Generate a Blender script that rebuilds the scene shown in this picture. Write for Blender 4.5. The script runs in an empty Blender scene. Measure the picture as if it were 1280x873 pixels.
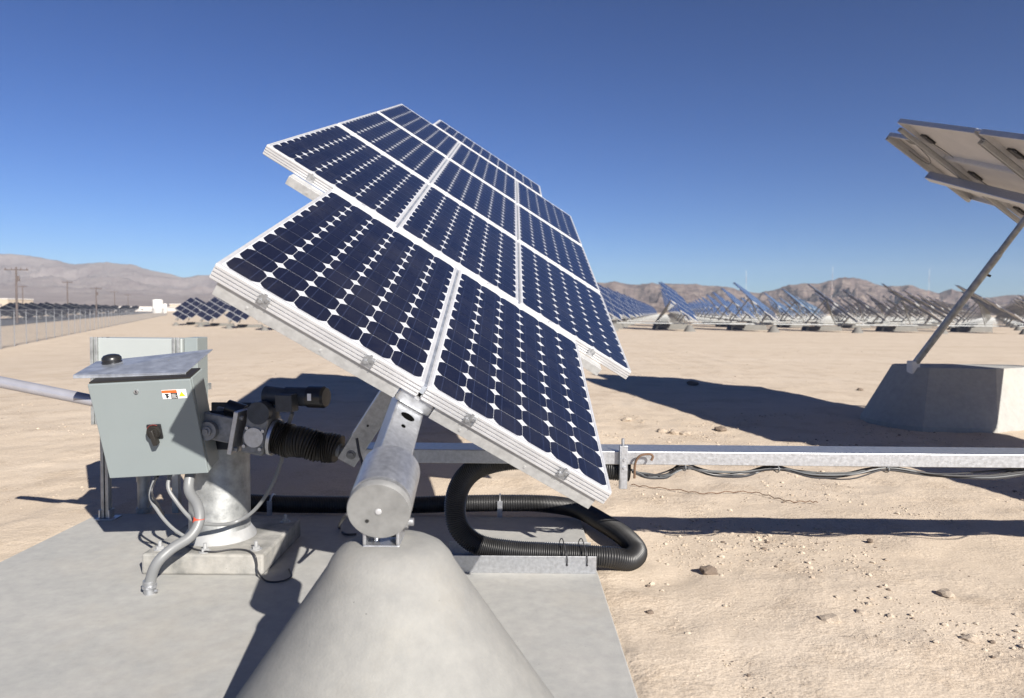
import bpy, math, random
import numpy as np
from mathutils import Vector, Matrix, noise
R = math.radians
random.seed(7)
rng = np.random.default_rng(7)
SC = bpy.context.scene
COL = SC.collection

# ------------------------------------------------------------------ camera
H = 1.32
F = 892.33
CX = Vector((0.99996, 0.00037, 0.00872)).normalized()
CZ = Vector((0.0, 0.99912, -0.04199)).normalized()          # view direction
CY = CZ.cross(CX).normalized() * -1.0                        # image down -> see below
CY = CX.cross(CZ).normalized() * -1.0
UPV = CX.cross(CZ).normalized()
if UPV.z < 0: UPV = -UPV
CX = CZ.cross(UPV).normalized()
cam = bpy.data.cameras.new('camera')
camo = bpy.data.objects.new('camera', cam); COL.objects.link(camo)
camo.matrix_world = Matrix((( CX.x, UPV.x, -CZ.x, 0), (CX.y, UPV.y, -CZ.y, 0), (CX.z, UPV.z, -CZ.z, H), (0, 0, 0, 1)))
cam.sensor_width = 36.0
cam.lens = F / 1280.0 * 36.0
cam.shift_y = -10.0 / 1280.0
cam.clip_start = 0.05
cam.clip_end = 40000
cam.dof.use_dof = True
cam.dof.focus_distance = 3.6
cam.dof.aperture_fstop = 2.8
SC.camera = camo

# ------------------------------------------------------------------ sky and sun
SUN = Vector((0.905, -1.455, 1.0)).normalized()              # towards the sun
EL = math.asin(SUN.z)
AZ = math.atan2(SUN.x, SUN.y)
w = bpy.data.worlds.new('World'); SC.world = w; w.use_nodes = True
nt = w.node_tree
sky = nt.nodes.new('ShaderNodeTexSky'); sky.sky_type = 'NISHITA'; sky.sun_disc = False
sky.sun_elevation = EL; sky.sun_rotation = AZ
sky.altitude = 900; sky.air_density = 1.0; sky.dust_density = 0.0; sky.ozone_density = 3.0
bg = nt.nodes['Background']; bg.inputs[1].default_value = 0.05
tint = nt.nodes.new('ShaderNodeMix'); tint.data_type = 'RGBA'; tint.blend_type = 'MULTIPLY'; tint.inputs[0].default_value = 1.0
tint.inputs[7].default_value = (0.226, 0.292, 0.430, 1)
gam = nt.nodes.new('ShaderNodeGamma'); gam.inputs[1].default_value = 1.38
nt.links.new(sky.outputs[0], gam.inputs[0]); nt.links.new(gam.outputs[0], tint.inputs[6]); nt.links.new(tint.outputs[2], bg.inputs[0])
sl = bpy.data.lights.new('sun', 'SUN'); sl.energy = 5.0; sl.angle = R(0.53); sl.color = (1.0, 0.945, 0.86)
so = bpy.data.objects.new('sun', sl); COL.objects.link(so)
so.rotation_euler = SUN.to_track_quat('Z', 'Y').to_euler()
SC.view_settings.view_transform = 'Standard'; SC.view_settings.look = 'None'
SC.view_settings.exposure = 0.95; SC.view_settings.gamma = 1.0; SC.view_settings.use_curve_mapping = False
SC.cycles.use_denoising = True
SC.cycles.max_bounces = 6

# ------------------------------------------------------------------ pixel helpers (photo pixels -> real points)
def ray(px, py):
    return CX * ((px - 640) / F) - UPV * ((py - 426.5) / F) + CZ
def aty(px, py, y):
    d = ray(px, py); return Vector((0, 0, H)) + d * (y / d.y)
def atz(px, py, z=0.0):
    d = ray(px, py); return Vector((0, 0, H)) + d * ((z - H) / d.z)

# ------------------------------------------------------------------ materials
def mat(name, color, rough=0.6, metal=0.0, var=0.0, scale=8.0, bump=0.0, bscale=60.0, coat=0.0, detail=6.0, color2=None, spec=None):
    m = bpy.data.materials.new(name); m.use_nodes = True
    t = m.node_tree; b = t.nodes['Principled BSDF']
    b.inputs['Base Color'].default_value = (*color, 1); b.inputs['Roughness'].default_value = rough
    b.inputs['Metallic'].default_value = metal
    if coat: b.inputs['Coat Weight'].default_value = coat; b.inputs['Coat Roughness'].default_value = 0.04
    if spec is not None: b.inputs['Specular IOR Level'].default_value = spec
    tc = t.nodes.new('ShaderNodeTexCoord')
    if var or color2:
        n = t.nodes.new('ShaderNodeTexNoise'); n.inputs['Scale'].default_value = scale; n.inputs['Detail'].default_value = detail
        n.inputs['Roughness'].default_value = 0.62
        t.links.new(tc.outputs['Object'], n.inputs['Vector'])
        r = t.nodes.new('ShaderNodeValToRGB')
        c2 = color2 or tuple(min(1, c * (1 + var)) for c in color)
        c1 = tuple(c * (1 - var) for c in color) if not color2 else color
        r.color_ramp.elements[0].position = 0.32; r.color_ramp.elements[0].color = (*c1, 1)
        r.color_ramp.elements[1].position = 0.68; r.color_ramp.elements[1].color = (*c2, 1)
        t.links.new(n.outputs['Fac'], r.inputs['Fac']); t.links.new(r.outputs['Color'], b.inputs['Base Color'])
        if metal:
            mr = t.nodes.new('ShaderNodeMapRange'); mr.inputs['To Min'].default_value = rough - 0.08; mr.inputs['To Max'].default_value = rough + 0.12
            t.links.new(n.outputs['Fac'], mr.inputs['Value']); t.links.new(mr.outputs[0], b.inputs['Roughness'])
    if bump:
        n2 = t.nodes.new('ShaderNodeTexNoise'); n2.inputs['Scale'].default_value = bscale; n2.inputs['Detail'].default_value = 5
        t.links.new(tc.outputs['Object'], n2.inputs['Vector'])
        bp = t.nodes.new('ShaderNodeBump'); bp.inputs['Strength'].default_value = bump; bp.inputs['Distance'].default_value = 0.01
        t.links.new(n2.outputs['Fac'], bp.inputs['Height']); t.links.new(bp.outputs[0], b.inputs['Normal'])
    return m
M_ = {}
M_['galv'] = mat('galvanised_steel', (0.47, 0.48, 0.50), 0.40, 0.85, 0.15, 55, 0.05, 120)
M_['galv_dull'] = mat('weathered_galvanised_steel', (0.35, 0.36, 0.36), 0.5, 0.65, 0.3, 14, 0.06, 70)
M_['rail'] = mat('rolled_steel_rail', (0.50, 0.50, 0.495), 0.5, 0.55, 0.12, 45, 0.04, 90)
M_['zinc'] = mat('zinc_sheet', (0.44, 0.47, 0.52), 0.42, 0.7, 0.25, 16, 0.05, 50)
M_['alu'] = mat('aluminium_frame', (0.63, 0.63, 0.64), 0.45, 0.5, 0.06, 20)
M_['white'] = mat('white_backsheet', (0.56, 0.57, 0.60), 0.35, 0, 0.03, 5, coat=0.6)
M_['back'] = mat('grey_white_backsheet', (0.66, 0.63, 0.60), 0.6, 0, 0.06, 3)
M_['black'] = mat('black_rubber', (0.018, 0.016, 0.014), 0.5)
M_['plastic'] = mat('black_plastic', (0.016, 0.016, 0.018), 0.33, 0, 0.3, 20)
M_['pipe'] = mat('black_corrugated_plastic', (0.016, 0.016, 0.017), 0.42, 0, 0.4, 9)
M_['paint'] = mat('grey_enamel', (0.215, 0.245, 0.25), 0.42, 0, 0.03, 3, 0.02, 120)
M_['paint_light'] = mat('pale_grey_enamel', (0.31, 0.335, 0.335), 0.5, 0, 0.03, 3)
M_['motor'] = mat('charcoal_motor_paint', (0.035, 0.042, 0.055), 0.5, 0, 0.3, 20)
M_['gear'] = mat('cast_grey_metal', (0.22, 0.225, 0.23), 0.55, 0.4, 0.3, 25, 0.1, 80)
M_['rod'] = mat('lavender_grey_tube_paint', (0.40, 0.40, 0.44), 0.35, 0.5, 0.06, 10)
M_['conduit'] = mat('grey_pvc_conduit', (0.175, 0.18, 0.185), 0.42, 0, 0.05, 10)
M_['dullred'] = mat('faded_red_mark', (0.16, 0.035, 0.03), 0.5)
M_['red'] = mat('red_tape', (0.6, 0.08, 0.04), 0.5)
M_['orange'] = mat('orange_label_ink', (0.75, 0.12, 0.02), 0.5)
M_['yellow'] = mat('yellow_label_ink', (0.75, 0.62, 0.02), 0.5)
M_['ink'] = mat('black_label_ink', (0.02, 0.02, 0.02), 0.5)
M_['hole_shade'] = mat('hole_shade_black', (0.004, 0.004, 0.004), 1.0, spec=0.0)  # shade inside the tube holes, painted as plain black
M_['paper'] = mat('white_label', (0.8, 0.8, 0.8), 0.5)
M_['wire'] = mat('dark_cable', (0.03, 0.03, 0.034), 0.45)
M_['wire_grey'] = mat('grey_cable', (0.10, 0.105, 0.11), 0.5)
M_['rock'] = mat('pale_desert_rock', (0.40, 0.33, 0.26), 0.9, 0, 0.3, 14, 0.5, 40)
M_['clod'] = mat('soil_clod', (0.45, 0.38, 0.30), 0.95, 0, 0.12, 30)
M_['rock_dark'] = mat('brown_desert_rock', (0.17, 0.13, 0.10), 0.9, 0, 0.3, 14, 0.5, 40)
M_['twig'] = mat('dry_brown_wire', (0.13, 0.075, 0.045), 0.8)
M_['wood'] = mat('weathered_pole_wood', (0.11, 0.09, 0.085), 0.9, 0, 0.2, 2)
M_['collar'] = mat('zinc_paint', (0.34, 0.345, 0.35), 0.55, 0.2, 0.12, 12)
M_['cap'] = mat('dull_plate_steel', (0.25, 0.25, 0.245), 0.6, 0.3, 0.16, 18, 0.05, 60)
M_['fence'] = mat('fence_wire', (0.26, 0.27, 0.29), 0.55, 0.4)
M_['bldg'] = mat('pale_stucco', (0.72, 0.70, 0.66), 0.8, 0, 0.05, 0.4)
M_['bldg_tan'] = mat('tan_stucco', (0.42, 0.36, 0.29), 0.8, 0, 0.05, 0.4)
M_['mastred'] = mat('red_mast_paint', (0.45, 0.30, 0.28), 0.6)
M_['mastwhite'] = mat('white_mast_paint', (0.6, 0.6, 0.6), 0.6)
M_['far_foot'] = mat('dusty_concrete', (0.15, 0.145, 0.135), 0.9, 0, 0.1, 2)
M_['cell_shade'] = mat('shaded_far_cell', (0.012, 0.014, 0.022), 0.45)  # darker copy of the far cell, backlit shade put into its colour
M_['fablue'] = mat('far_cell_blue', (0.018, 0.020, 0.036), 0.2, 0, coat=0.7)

def cell_material():
    m = bpy.data.materials.new('monocrystalline_cell'); m.use_nodes = True
    t = m.node_tree; b = t.nodes['Principled BSDF']
    b.inputs['Roughness'].default_value = 0.35; b.inputs['Coat Weight'].default_value = 0.85; b.inputs['Coat Roughness'].default_value = 0.03
    b.inputs['Specular IOR Level'].default_value = 0.3
    tc = t.nodes.new('ShaderNodeTexCoord'); sx = t.nodes.new('ShaderNodeSeparateXYZ')
    t.links.new(tc.outputs['UV'], sx.inputs[0])
    # two thin bus bars along the long side of the module
    def band(c, wd):
        a = t.nodes.new('ShaderNodeMath'); a.operation = 'SUBTRACT'; a.inputs[1].default_value = c; t.links.new(sx.outputs[0], a.inputs[0])
        b2 = t.nodes.new('ShaderNodeMath'); b2.operation = 'ABSOLUTE'; t.links.new(a.outputs[0], b2.inputs[0])
        c2 = t.nodes.new('ShaderNodeMath'); c2.operation = 'LESS_THAN'; c2.inputs[1].default_value = wd; t.links.new(b2.outputs[0], c2.inputs[0])
        return c2
    p, q = band(0.26, 0.006), band(0.74, 0.006)
    ad = t.nodes.new('ShaderNodeMath'); ad.operation = 'ADD'; t.links.new(p.outputs[0], ad.inputs[0]); t.links.new(q.outputs[0], ad.inputs[1])
    at = t.nodes.new('ShaderNodeAttribute'); at.attribute_name = 'tone'
    r = t.nodes.new('ShaderNodeMix'); r.data_type = 'RGBA'
    r.inputs[6].default_value = (0.0058, 0.0058, 0.0125, 1); r.inputs[7].default_value = (0.0074, 0.0074, 0.0160, 1)
    t.links.new(at.outputs['Fac'], r.inputs[0])
    mx = t.nodes.new('ShaderNodeMix'); mx.data_type = 'RGBA'; mx.inputs[7].default_value = (0.035, 0.045, 0.09, 1)
    t.links.new(ad.outputs[0], mx.inputs[0]); t.links.new(r.outputs[2], mx.inputs[6])
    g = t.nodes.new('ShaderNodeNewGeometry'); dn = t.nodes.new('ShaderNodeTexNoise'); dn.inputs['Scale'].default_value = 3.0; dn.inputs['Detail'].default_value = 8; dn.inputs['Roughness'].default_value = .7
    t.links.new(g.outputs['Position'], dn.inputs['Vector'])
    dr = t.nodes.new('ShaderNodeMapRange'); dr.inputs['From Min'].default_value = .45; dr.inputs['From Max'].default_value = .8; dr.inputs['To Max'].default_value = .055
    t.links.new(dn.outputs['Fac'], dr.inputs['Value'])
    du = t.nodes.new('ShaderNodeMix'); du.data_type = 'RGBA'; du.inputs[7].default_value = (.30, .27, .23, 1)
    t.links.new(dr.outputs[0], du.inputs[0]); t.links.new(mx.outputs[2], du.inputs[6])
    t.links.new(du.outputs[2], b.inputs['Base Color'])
    return m
M_['cell'] = cell_material()

def concrete(name, base, stain, s0=2.2):
    m = bpy.data.materials.new(name); m.use_nodes = True
    t = m.node_tree; b = t.nodes['Principled BSDF']; b.inputs['Roughness'].default_value = 0.85
    tc = t.nodes.new('ShaderNodeTexCoord')
    def nz(s, d=6, rg=0.6):
        n = t.nodes.new('ShaderNodeTexNoise'); n.inputs['Scale'].default_value = s; n.inputs['Detail'].default_value = d; n.inputs['Roughness'].default_value = rg
        t.links.new(tc.outputs['Object'], n.inputs['Vector']); return n
    a, c, d = nz(s0), nz(14, 8, 0.7), nz(150, 3)
    r = t.nodes.new('ShaderNodeValToRGB'); r.color_ramp.elements[0].position = .34; r.color_ramp.elements[1].position = .66
    r.color_ramp.elements[0].color = (*stain, 1); r.color_ramp.elements[1].color = (*base, 1)
    t.links.new(a.outputs['Fac'], r.inputs['Fac'])
    r2 = t.nodes.new('ShaderNodeValToRGB'); r2.color_ramp.elements[0].position = .3; r2.color_ramp.elements[1].position = .7
    r2.color_ramp.elements[0].color = (.84, .84, .84, 1); r2.color_ramp.elements[1].color = (1.06, 1.05, 1.03, 1)
    t.links.new(c.outputs['Fac'], r2.inputs['Fac'])
    mu = t.nodes.new('ShaderNodeMix'); mu.data_type = 'RGBA'; mu.blend_type = 'MULTIPLY'; mu.inputs[0].default_value = 1
    t.links.new(r.outputs[0], mu.inputs[6]); t.links.new(r2.outputs[0], mu.inputs[7])
    t.links.new(mu.outputs[2], b.inputs['Base Color'])
    # bug holes, thin cracks of dirt and a dusting of sand
    vo = t.nodes.new('ShaderNodeTexVoronoi'); vo.inputs['Scale'].default_value = 26; t.links.new(tc.outputs['Object'], vo.inputs['Vector'])
    sp = t.nodes.new('ShaderNodeSeparateXYZ'); t.links.new(vo.outputs['Color'], sp.inputs[0])
    sz = t.nodes.new('ShaderNodeMath'); sz.operation = 'MULTIPLY'; sz.inputs[1].default_value = .10; t.links.new(sp.outputs[0], sz.inputs[0])
    sz2 = t.nodes.new('ShaderNodeMath'); sz2.operation = 'SUBTRACT'; sz2.inputs[1].default_value = .045; t.links.new(sz.outputs[0], sz2.inputs[0])
    lt = t.nodes.new('ShaderNodeMath'); lt.operation = 'LESS_THAN'; t.links.new(vo.outputs['Distance'], lt.inputs[0]); t.links.new(sz2.outputs[0], lt.inputs[1])
    hole = t.nodes.new('ShaderNodeMix'); hole.data_type = 'RGBA'; hole.inputs[7].default_value = (*(k*.45 for k in stain), 1)
    t.links.new(lt.outputs[0], hole.inputs[0]); t.links.new(mu.outputs[2], hole.inputs[6])
    sd = nz(.9, 9, .72); sr = t.nodes.new('ShaderNodeMapRange'); sr.inputs['From Min'].default_value = .52; sr.inputs['From Max'].default_value = .72; sr.inputs['To Max'].default_value = .42
    t.links.new(sd.outputs['Fac'], sr.inputs['Value'])
    sand = t.nodes.new('ShaderNodeMix'); sand.data_type = 'RGBA'; sand.inputs[7].default_value = (base[0]*1.02, base[1]*.93, base[2]*.80, 1)
    t.links.new(sr.outputs[0], sand.inputs[0]); t.links.new(hole.outputs[2], sand.inputs[6])
    t.links.new(sand.outputs[2], b.inputs['Base Color'])
    bp = t.nodes.new('ShaderNodeBump'); bp.inputs['Strength'].default_value = .3; bp.inputs['Distance'].default_value = .004
    ad = t.nodes.new('ShaderNodeMath'); t.links.new(c.outputs['Fac'], ad.inputs[0]); t.links.new(d.outputs['Fac'], ad.inputs[1])
    t.links.new(ad.outputs[0], bp.inputs['Height']); t.links.new(bp.outputs[0], b.inputs['Normal'])
    return m
M_['conc'] = concrete('slab_concrete', (0.375, 0.370, 0.355), (0.33, 0.332, 0.325))
M_['cone'] = concrete('foundation_concrete', (0.245, 0.243, 0.232), (0.225, 0.225, 0.218))
M_['block'] = concrete('block_concrete', (0.35, 0.347, 0.33), (0.31, 0.31, 0.30))
M_['grout'] = concrete('rough_grout', (0.36, 0.355, 0.34), (0.17, 0.17, 0.162), 7.5)

def ground_material(name='desert_soil', flat=False):
    m = bpy.data.materials.new(name); m.use_nodes = True
    t = m.node_tree; b = t.nodes['Principled BSDF']; b.inputs['Roughness'].default_value = 0.95; b.inputs['Specular IOR Level'].default_value = .1
    g = t.nodes.new('ShaderNodeNewGeometry')
    def nz(s, d=7, rg=.62, sc=None):
        n = t.nodes.new('ShaderNodeTexNoise'); n.inputs['Scale'].default_value = s; n.inputs['Detail'].default_value = d
        n.inputs['Roughness'].default_value = rg
        if sc:
            mp = t.nodes.new('ShaderNodeMapping'); mp.inputs['Scale'].default_value = sc; mp.inputs['Rotation'].default_value = (0, 0, .12)
            t.links.new(g.outputs['Position'], mp.inputs[0]); t.links.new(mp.outputs[0], n.inputs['Vector'])
        else: t.links.new(g.outputs['Position'], n.inputs['Vector'])
        return n.outputs['Fac']
    def math_(op, a, b_=None, c_=None):
        n = t.nodes.new('ShaderNodeMath'); n.operation = op
        for i, v in enumerate((a, b_, c_)):
            if v is None: continue
            if isinstance(v, (int, float)): n.inputs[i].default_value = v
            else: t.links.new(v, n.inputs[i])
        return n.outputs[0]
    def ramp(v, p0, c0, p1, c1):
        r = t.nodes.new('ShaderNodeValToRGB'); r.color_ramp.elements[0].position = p0; r.color_ramp.elements[1].position = p1
        r.color_ramp.elements[0].color = (*c0, 1); r.color_ramp.elements[1].color = (*c1, 1); t.links.new(v, r.inputs[0]); return r.outputs[0]
    def mul(a, b_, f=1.0):
        n = t.nodes.new('ShaderNodeMix'); n.data_type = 'RGBA'; n.blend_type = 'MULTIPLY'; n.inputs[0].default_value = f
        t.links.new(a, n.inputs[6]); t.links.new(b_, n.inputs[7]); return n.outputs[2]
    big, mid, fine, grain = nz(.35, 6), nz(2.6, 8, .66), nz(26, 5, .65), nz(95, 3, .6)
    streak = nz(.5, 6, .6, (.18, 1.3, 1))
    blend = math_('ADD', math_('MULTIPLY', big, .35), math_('ADD', math_('MULTIPLY', mid, .3), math_('MULTIPLY', streak, .35)))
    col = ramp(blend, .36, (.495, .41, .318), .64, (.575, .492, .40))
    col = mul(col, ramp(grain, .3, (.80, .78, .76), .6, (1.03, 1.03, 1.03)))
    patch = ramp(nz(1.7, 5, .6), .42, (0, 0, 0), .62, (1, 1, 1))
    col = mul(col, ramp(math_('MULTIPLY', fine, patch), .28, (1, 1, 1), .5, (.80, .77, .74)), .5)
    t.links.new(col, b.inputs['Base Color'])
    hgt = math_('ADD', math_('MULTIPLY', mid, 1.0), math_('ADD', math_('MULTIPLY', math_('MULTIPLY', fine, math_('ADD', math_('MULTIPLY', patch, .8), .22)), 1.3), math_('MULTIPLY', grain, .22)))
    bp = t.nodes.new('ShaderNodeBump'); bp.inputs['Strength'].default_value = .5; bp.inputs['Distance'].default_value = .019
    t.links.new(hgt, bp.inputs['Height']); t.links.new(bp.outputs[0], b.inputs['Normal'])
    return m
M_['ground'] = ground_material()

def mountain_material(name, ca, cb, cc, scale):
    m = bpy.data.materials.new(name); m.use_nodes = True
    t = m.node_tree; b = t.nodes['Principled BSDF']; b.inputs['Roughness'].default_value = 1; b.inputs['Specular IOR Level'].default_value = 0
    g = t.nodes.new('ShaderNodeNewGeometry')
    mp = t.nodes.new('ShaderNodeMapping'); mp.inputs['Scale'].default_value = (1, 1, 4.0); t.links.new(g.outputs['Position'], mp.inputs[0])
    n = t.nodes.new('ShaderNodeTexNoise'); n.inputs['Scale'].default_value = scale; n.inputs['Detail'].default_value = 9; n.inputs['Roughness'].default_value = .7
    n.inputs['Distortion'].default_value = .6
    t.links.new(mp.outputs[0], n.inputs['Vector'])
    r = t.nodes.new('ShaderNodeValToRGB'); e = r.color_ramp.elements
    e[0].position = .35; e[0].color = (*ca, 1); e[1].position = .65; e[1].color = (*cc, 1)
    x = e.new(.5); x.color = (*cb, 1)
    t.links.new(n.outputs['Fac'], r.inputs['Fac']); t.links.new(r.outputs[0], b.inputs['Base Color'])
    bp = t.nodes.new('ShaderNodeBump'); bp.inputs['Strength'].default_value = 1; bp.inputs['Distance'].default_value = 14
    t.links.new(n.outputs['Fac'], bp.inputs['Height']); t.links.new(bp.outputs[0], b.inputs['Normal'])
    return m
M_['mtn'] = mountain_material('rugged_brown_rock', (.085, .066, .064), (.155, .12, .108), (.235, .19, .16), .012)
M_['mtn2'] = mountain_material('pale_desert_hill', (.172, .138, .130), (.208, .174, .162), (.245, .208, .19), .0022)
M_['asphalt'] = mat('asphalt', (0.10, 0.105, 0.115), 0.9, 0, 0.1, 0.3)

# ------------------------------------------------------------------ mesh builder
class MB:
    def __init__(s): s.v = []; s.f = []; s.m = []; s.sm = []; s.uv = {}
    def add(s, vs, fs, mi=0, smooth=False):
        o = len(s.v); s.v += [tuple(v) for v in vs]
        for f in fs: s.f.append(tuple(i + o for i in f)); s.m.append(mi); s.sm.append(smooth)
        return s
    def box(s, x0, x1, y0, y1, z0, z1, mi=0, mx=None):
        vs = [Vector(p) for p in ((x0,y0,z0),(x1,y0,z0),(x1,y1,z0),(x0,y1,z0),(x0,y0,z1),(x1,y0,z1),(x1,y1,z1),(x0,y1,z1))]
        if mx is not None: vs = [mx @ v for v in vs]
        return s.add(vs, [(0,3,2,1),(4,5,6,7),(0,1,5,4),(1,2,6,5),(2,3,7,6),(3,0,4,7)], mi)
    def tube(s, pts, r, n=12, mi=0, caps=True, closed=False, smooth=True):
        pts = [Vector(p) for p in pts]; k = len(pts)
        rr = r if hasattr(r, '__len__') else [r] * k
        T = []
        for i in range(k):
            a = pts[max(i-1, 0)]; b = pts[min(i+1, k-1)]; d = (b - a)
            T.append(d.normalized() if d.length > 1e-9 else Vector((0,0,1)))
        up = Vector((0,0,1)) if abs(T[0].z) < .9 else Vector((1,0,0))
        nrm = (up - T[0] * up.dot(T[0])).normalized()
        vs = []
        for i in range(k):
            nrm = (nrm - T[i] * nrm.dot(T[i])).normalized(); bn = T[i].cross(nrm)
            for j in range(n):
                a = 2 * math.pi * j / n
                vs.append(pts[i] + (nrm * math.cos(a) + bn * math.sin(a)) * rr[i])
        fs = []
        for i in range(k - 1):
            for j in range(n):
                fs.append((i*n+j, i*n+(j+1)%n, (i+1)*n+(j+1)%n, (i+1)*n+j))
        s.add(vs, fs, mi, smooth)
        if caps:
            s.add(vs[:n], [tuple(range(n-1, -1, -1))], mi); s.add(vs[-n:], [tuple(range(n))], mi)
        return s
    def cyl(s, a, b, r, n=24, mi=0, r2=None, smooth=True):
        return s.tube([a, b], [r, r if r2 is None else r2], n, mi, True, smooth=smooth)
    def bar(s, a, b, w, h, up=(0,0,1), mi=0):
        a = Vector(a); b = Vector(b); d = (b - a).normalized(); u = Vector(up); sd = d.cross(u).normalized(); u = sd.cross(d).normalized()
        vs = [p + sd * (w/2*i) + u * (h/2*j) for p in (a, b) for i, j in ((-1,-1),(1,-1),(1,1),(-1,1))]
        return s.add(vs, [(0,3,2,1),(4,5,6,7),(0,1,5,4),(1,2,6,5),(2,3,7,6),(3,0,4,7)], mi)
    def lathe(s, prof, c=(0,0,0), n=48, mi=0, ax=None, sx=1.0):
        c = Vector(c); k = len(prof); vs = []
        for (r_, z_) in prof:
            for j in range(n):
                a = 2*math.pi*j/n; v = Vector((r_*math.cos(a)*sx, r_*math.sin(a), z_))
                if ax is not None: v = ax @ v
                vs.append(c + v)
        fs = [(i*n+j, i*n+(j+1)%n, (i+1)*n+(j+1)%n, (i+1)*n+j) for i in range(k-1) for j in range(n)]
        s.add(vs, fs, mi, True)
        if prof[0][0] > 1e-6: s.add(vs[:n], [tuple(range(n-1,-1,-1))], mi)
        if prof[-1][0] > 1e-6: s.add(vs[-n:], [tuple(range(n))], mi)
        return s
    def hexbolt(s, c, d, r, h, mi=0):
        c = Vector(c); d = Vector(d).normalized(); return s.tube([c, c + d*h], r, 6, mi, True, smooth=False)
    def build(s, name, mats, parent=None, bevel=0.0, sharp=35):
        me = bpy.data.meshes.new(name); me.from_pydata(s.v, [], s.f)
        mats = mats if isinstance(mats, (list, tuple)) else [mats]
        for m in mats: me.materials.append(M_[m] if isinstance(m, str) else m)
        me.polygons.foreach_set('material_index', s.m); me.polygons.foreach_set('use_smooth', s.sm)
        me.update()
        if any(s.sm): me.set_sharp_from_angle(angle=R(sharp))
        o = bpy.data.objects.new(name, me); COL.objects.link(o)
        if parent is not None: o.parent = parent
        if bevel:
            b = o.modifiers.new('bevel', 'BEVEL'); b.width = bevel; b.segments = 2; b.limit_method = 'ANGLE'; b.angle_limit = R(40)
        return o
def tag(o, label, cat=None, group=None, kind=None):
    if label: o['label'] = label
    if cat: o['category'] = cat
    if group: o['group'] = group
    if kind: o['kind'] = kind
    return o
def empty(name, loc, mx=None):
    o = bpy.data.objects.new(name, None); COL.objects.link(o); o.empty_display_size = .1
    if mx is not None: o.matrix_world = mx
    else: o.location = loc
    return o
KIDS = {}
def kids(o): return [c for c in COL.objects if c.parent == o]
def copy_tree(o, parent=None):
    tree = {}
    for c in COL.objects:
        if c.parent: tree.setdefault(c.parent.name, []).append(c)
    def rec(x, p):
        c = x.copy(); COL.objects.link(c)
        if p is not None: c.parent = p
        for ch in tree.get(x.name, []): rec(ch, c)
        return c
    return rec(o, parent)
def smoothcurve(pts, n=12):
    pts = [Vector(p) for p in pts]; P = [pts[0]*2 - pts[1]] + pts + [pts[-1]*2 - pts[-2]]
    out = []
    for i in range(1, len(P)-2):
        a, b, c, d = P[i-1:i+3]
        for k in range(n):
            t = k/n
            out.append(0.5*((2*b) + (c-a)*t + (2*a-5*b+4*c-d)*t*t + (3*b-a-3*c+d)*t**3))
    out.append(pts[-1]); return out
def resample(pts, step):
    out = [pts[0]]; acc = 0
    for a, b in zip(pts, pts[1:]):
        L = (b-a).length; pos = step - acc
        while pos <= L: out.append(a + (b-a)*(pos/L)); pos += step
        acc = (acc + L) % step if L >= step - acc else acc + L
    return out

# ------------------------------------------------------------------ terrain
def sstep(t): t = min(1, max(0, t)); return t*t*(3-2*t)
def gz(x, y):
    z = -0.025 - 0.9 * sstep((-x - 4.2) / 21.0)
    return z
def axis_lines(lo, hi, fine, far_lo, far_hi, ratio=1.12):
    a = list(np.arange(lo, hi, fine)); st = fine; x = hi
    while x < far_hi: a.append(x); st *= ratio; x += st
    a.append(far_hi); st = fine; x = lo - fine
    b = []
    while x > far_lo: b.append(x); st *= ratio; x -= st
    b.append(far_lo)
    return np.array(b[::-1] + a)
def build_ground():
    xs = axis_lines(-4.6, 6.0, .055, -9000, 9000); ys = axis_lines(1.0, 9.0, .055, -400, 9000)
    vs = []; nx, ny = len(xs), len(ys)
    for y in ys:
        for x in xs:
            z = gz(x, y)
            d = math.hypot(x, y)
            if d < 60:
                k = 1 - sstep((d - 20) / 40)
                z += k * (.02 * noise.noise((x*.9, y*.9, 3)) + .012 * noise.noise((x*3.1, y*3.1, 7)) + .008 * noise.noise((x*8.3, y*8.3, 1)))
            if d < 60 and .38 < x < .9 and y < 5: z += .020 * (1 - (x-.38)/.52) + .012 * noise.noise((x*5, y*5, 21))
            if d < 60 and -3.1 < x < -2.58 and y < 5: z += .012
            if -2.60 < x < .415 and y < 4.50: z = min(z, -.035)
            if y > 120: z += 1.1 * sstep((y - 120) / 300) * noise.noise((x*.01, y*.01, 2)) * .6
            vs.append((x, y, z))
    fs = [(j*nx+i, j*nx+i+1, (j+1)*nx+i+1, (j+1)*nx+i) for j in range(ny-1) for i in range(nx-1)]
    b = MB(); b.add(vs, fs, 0, True)
    return tag(b.build('ground', 'ground', sharp=180), None, kind='structure')
build_ground()

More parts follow.
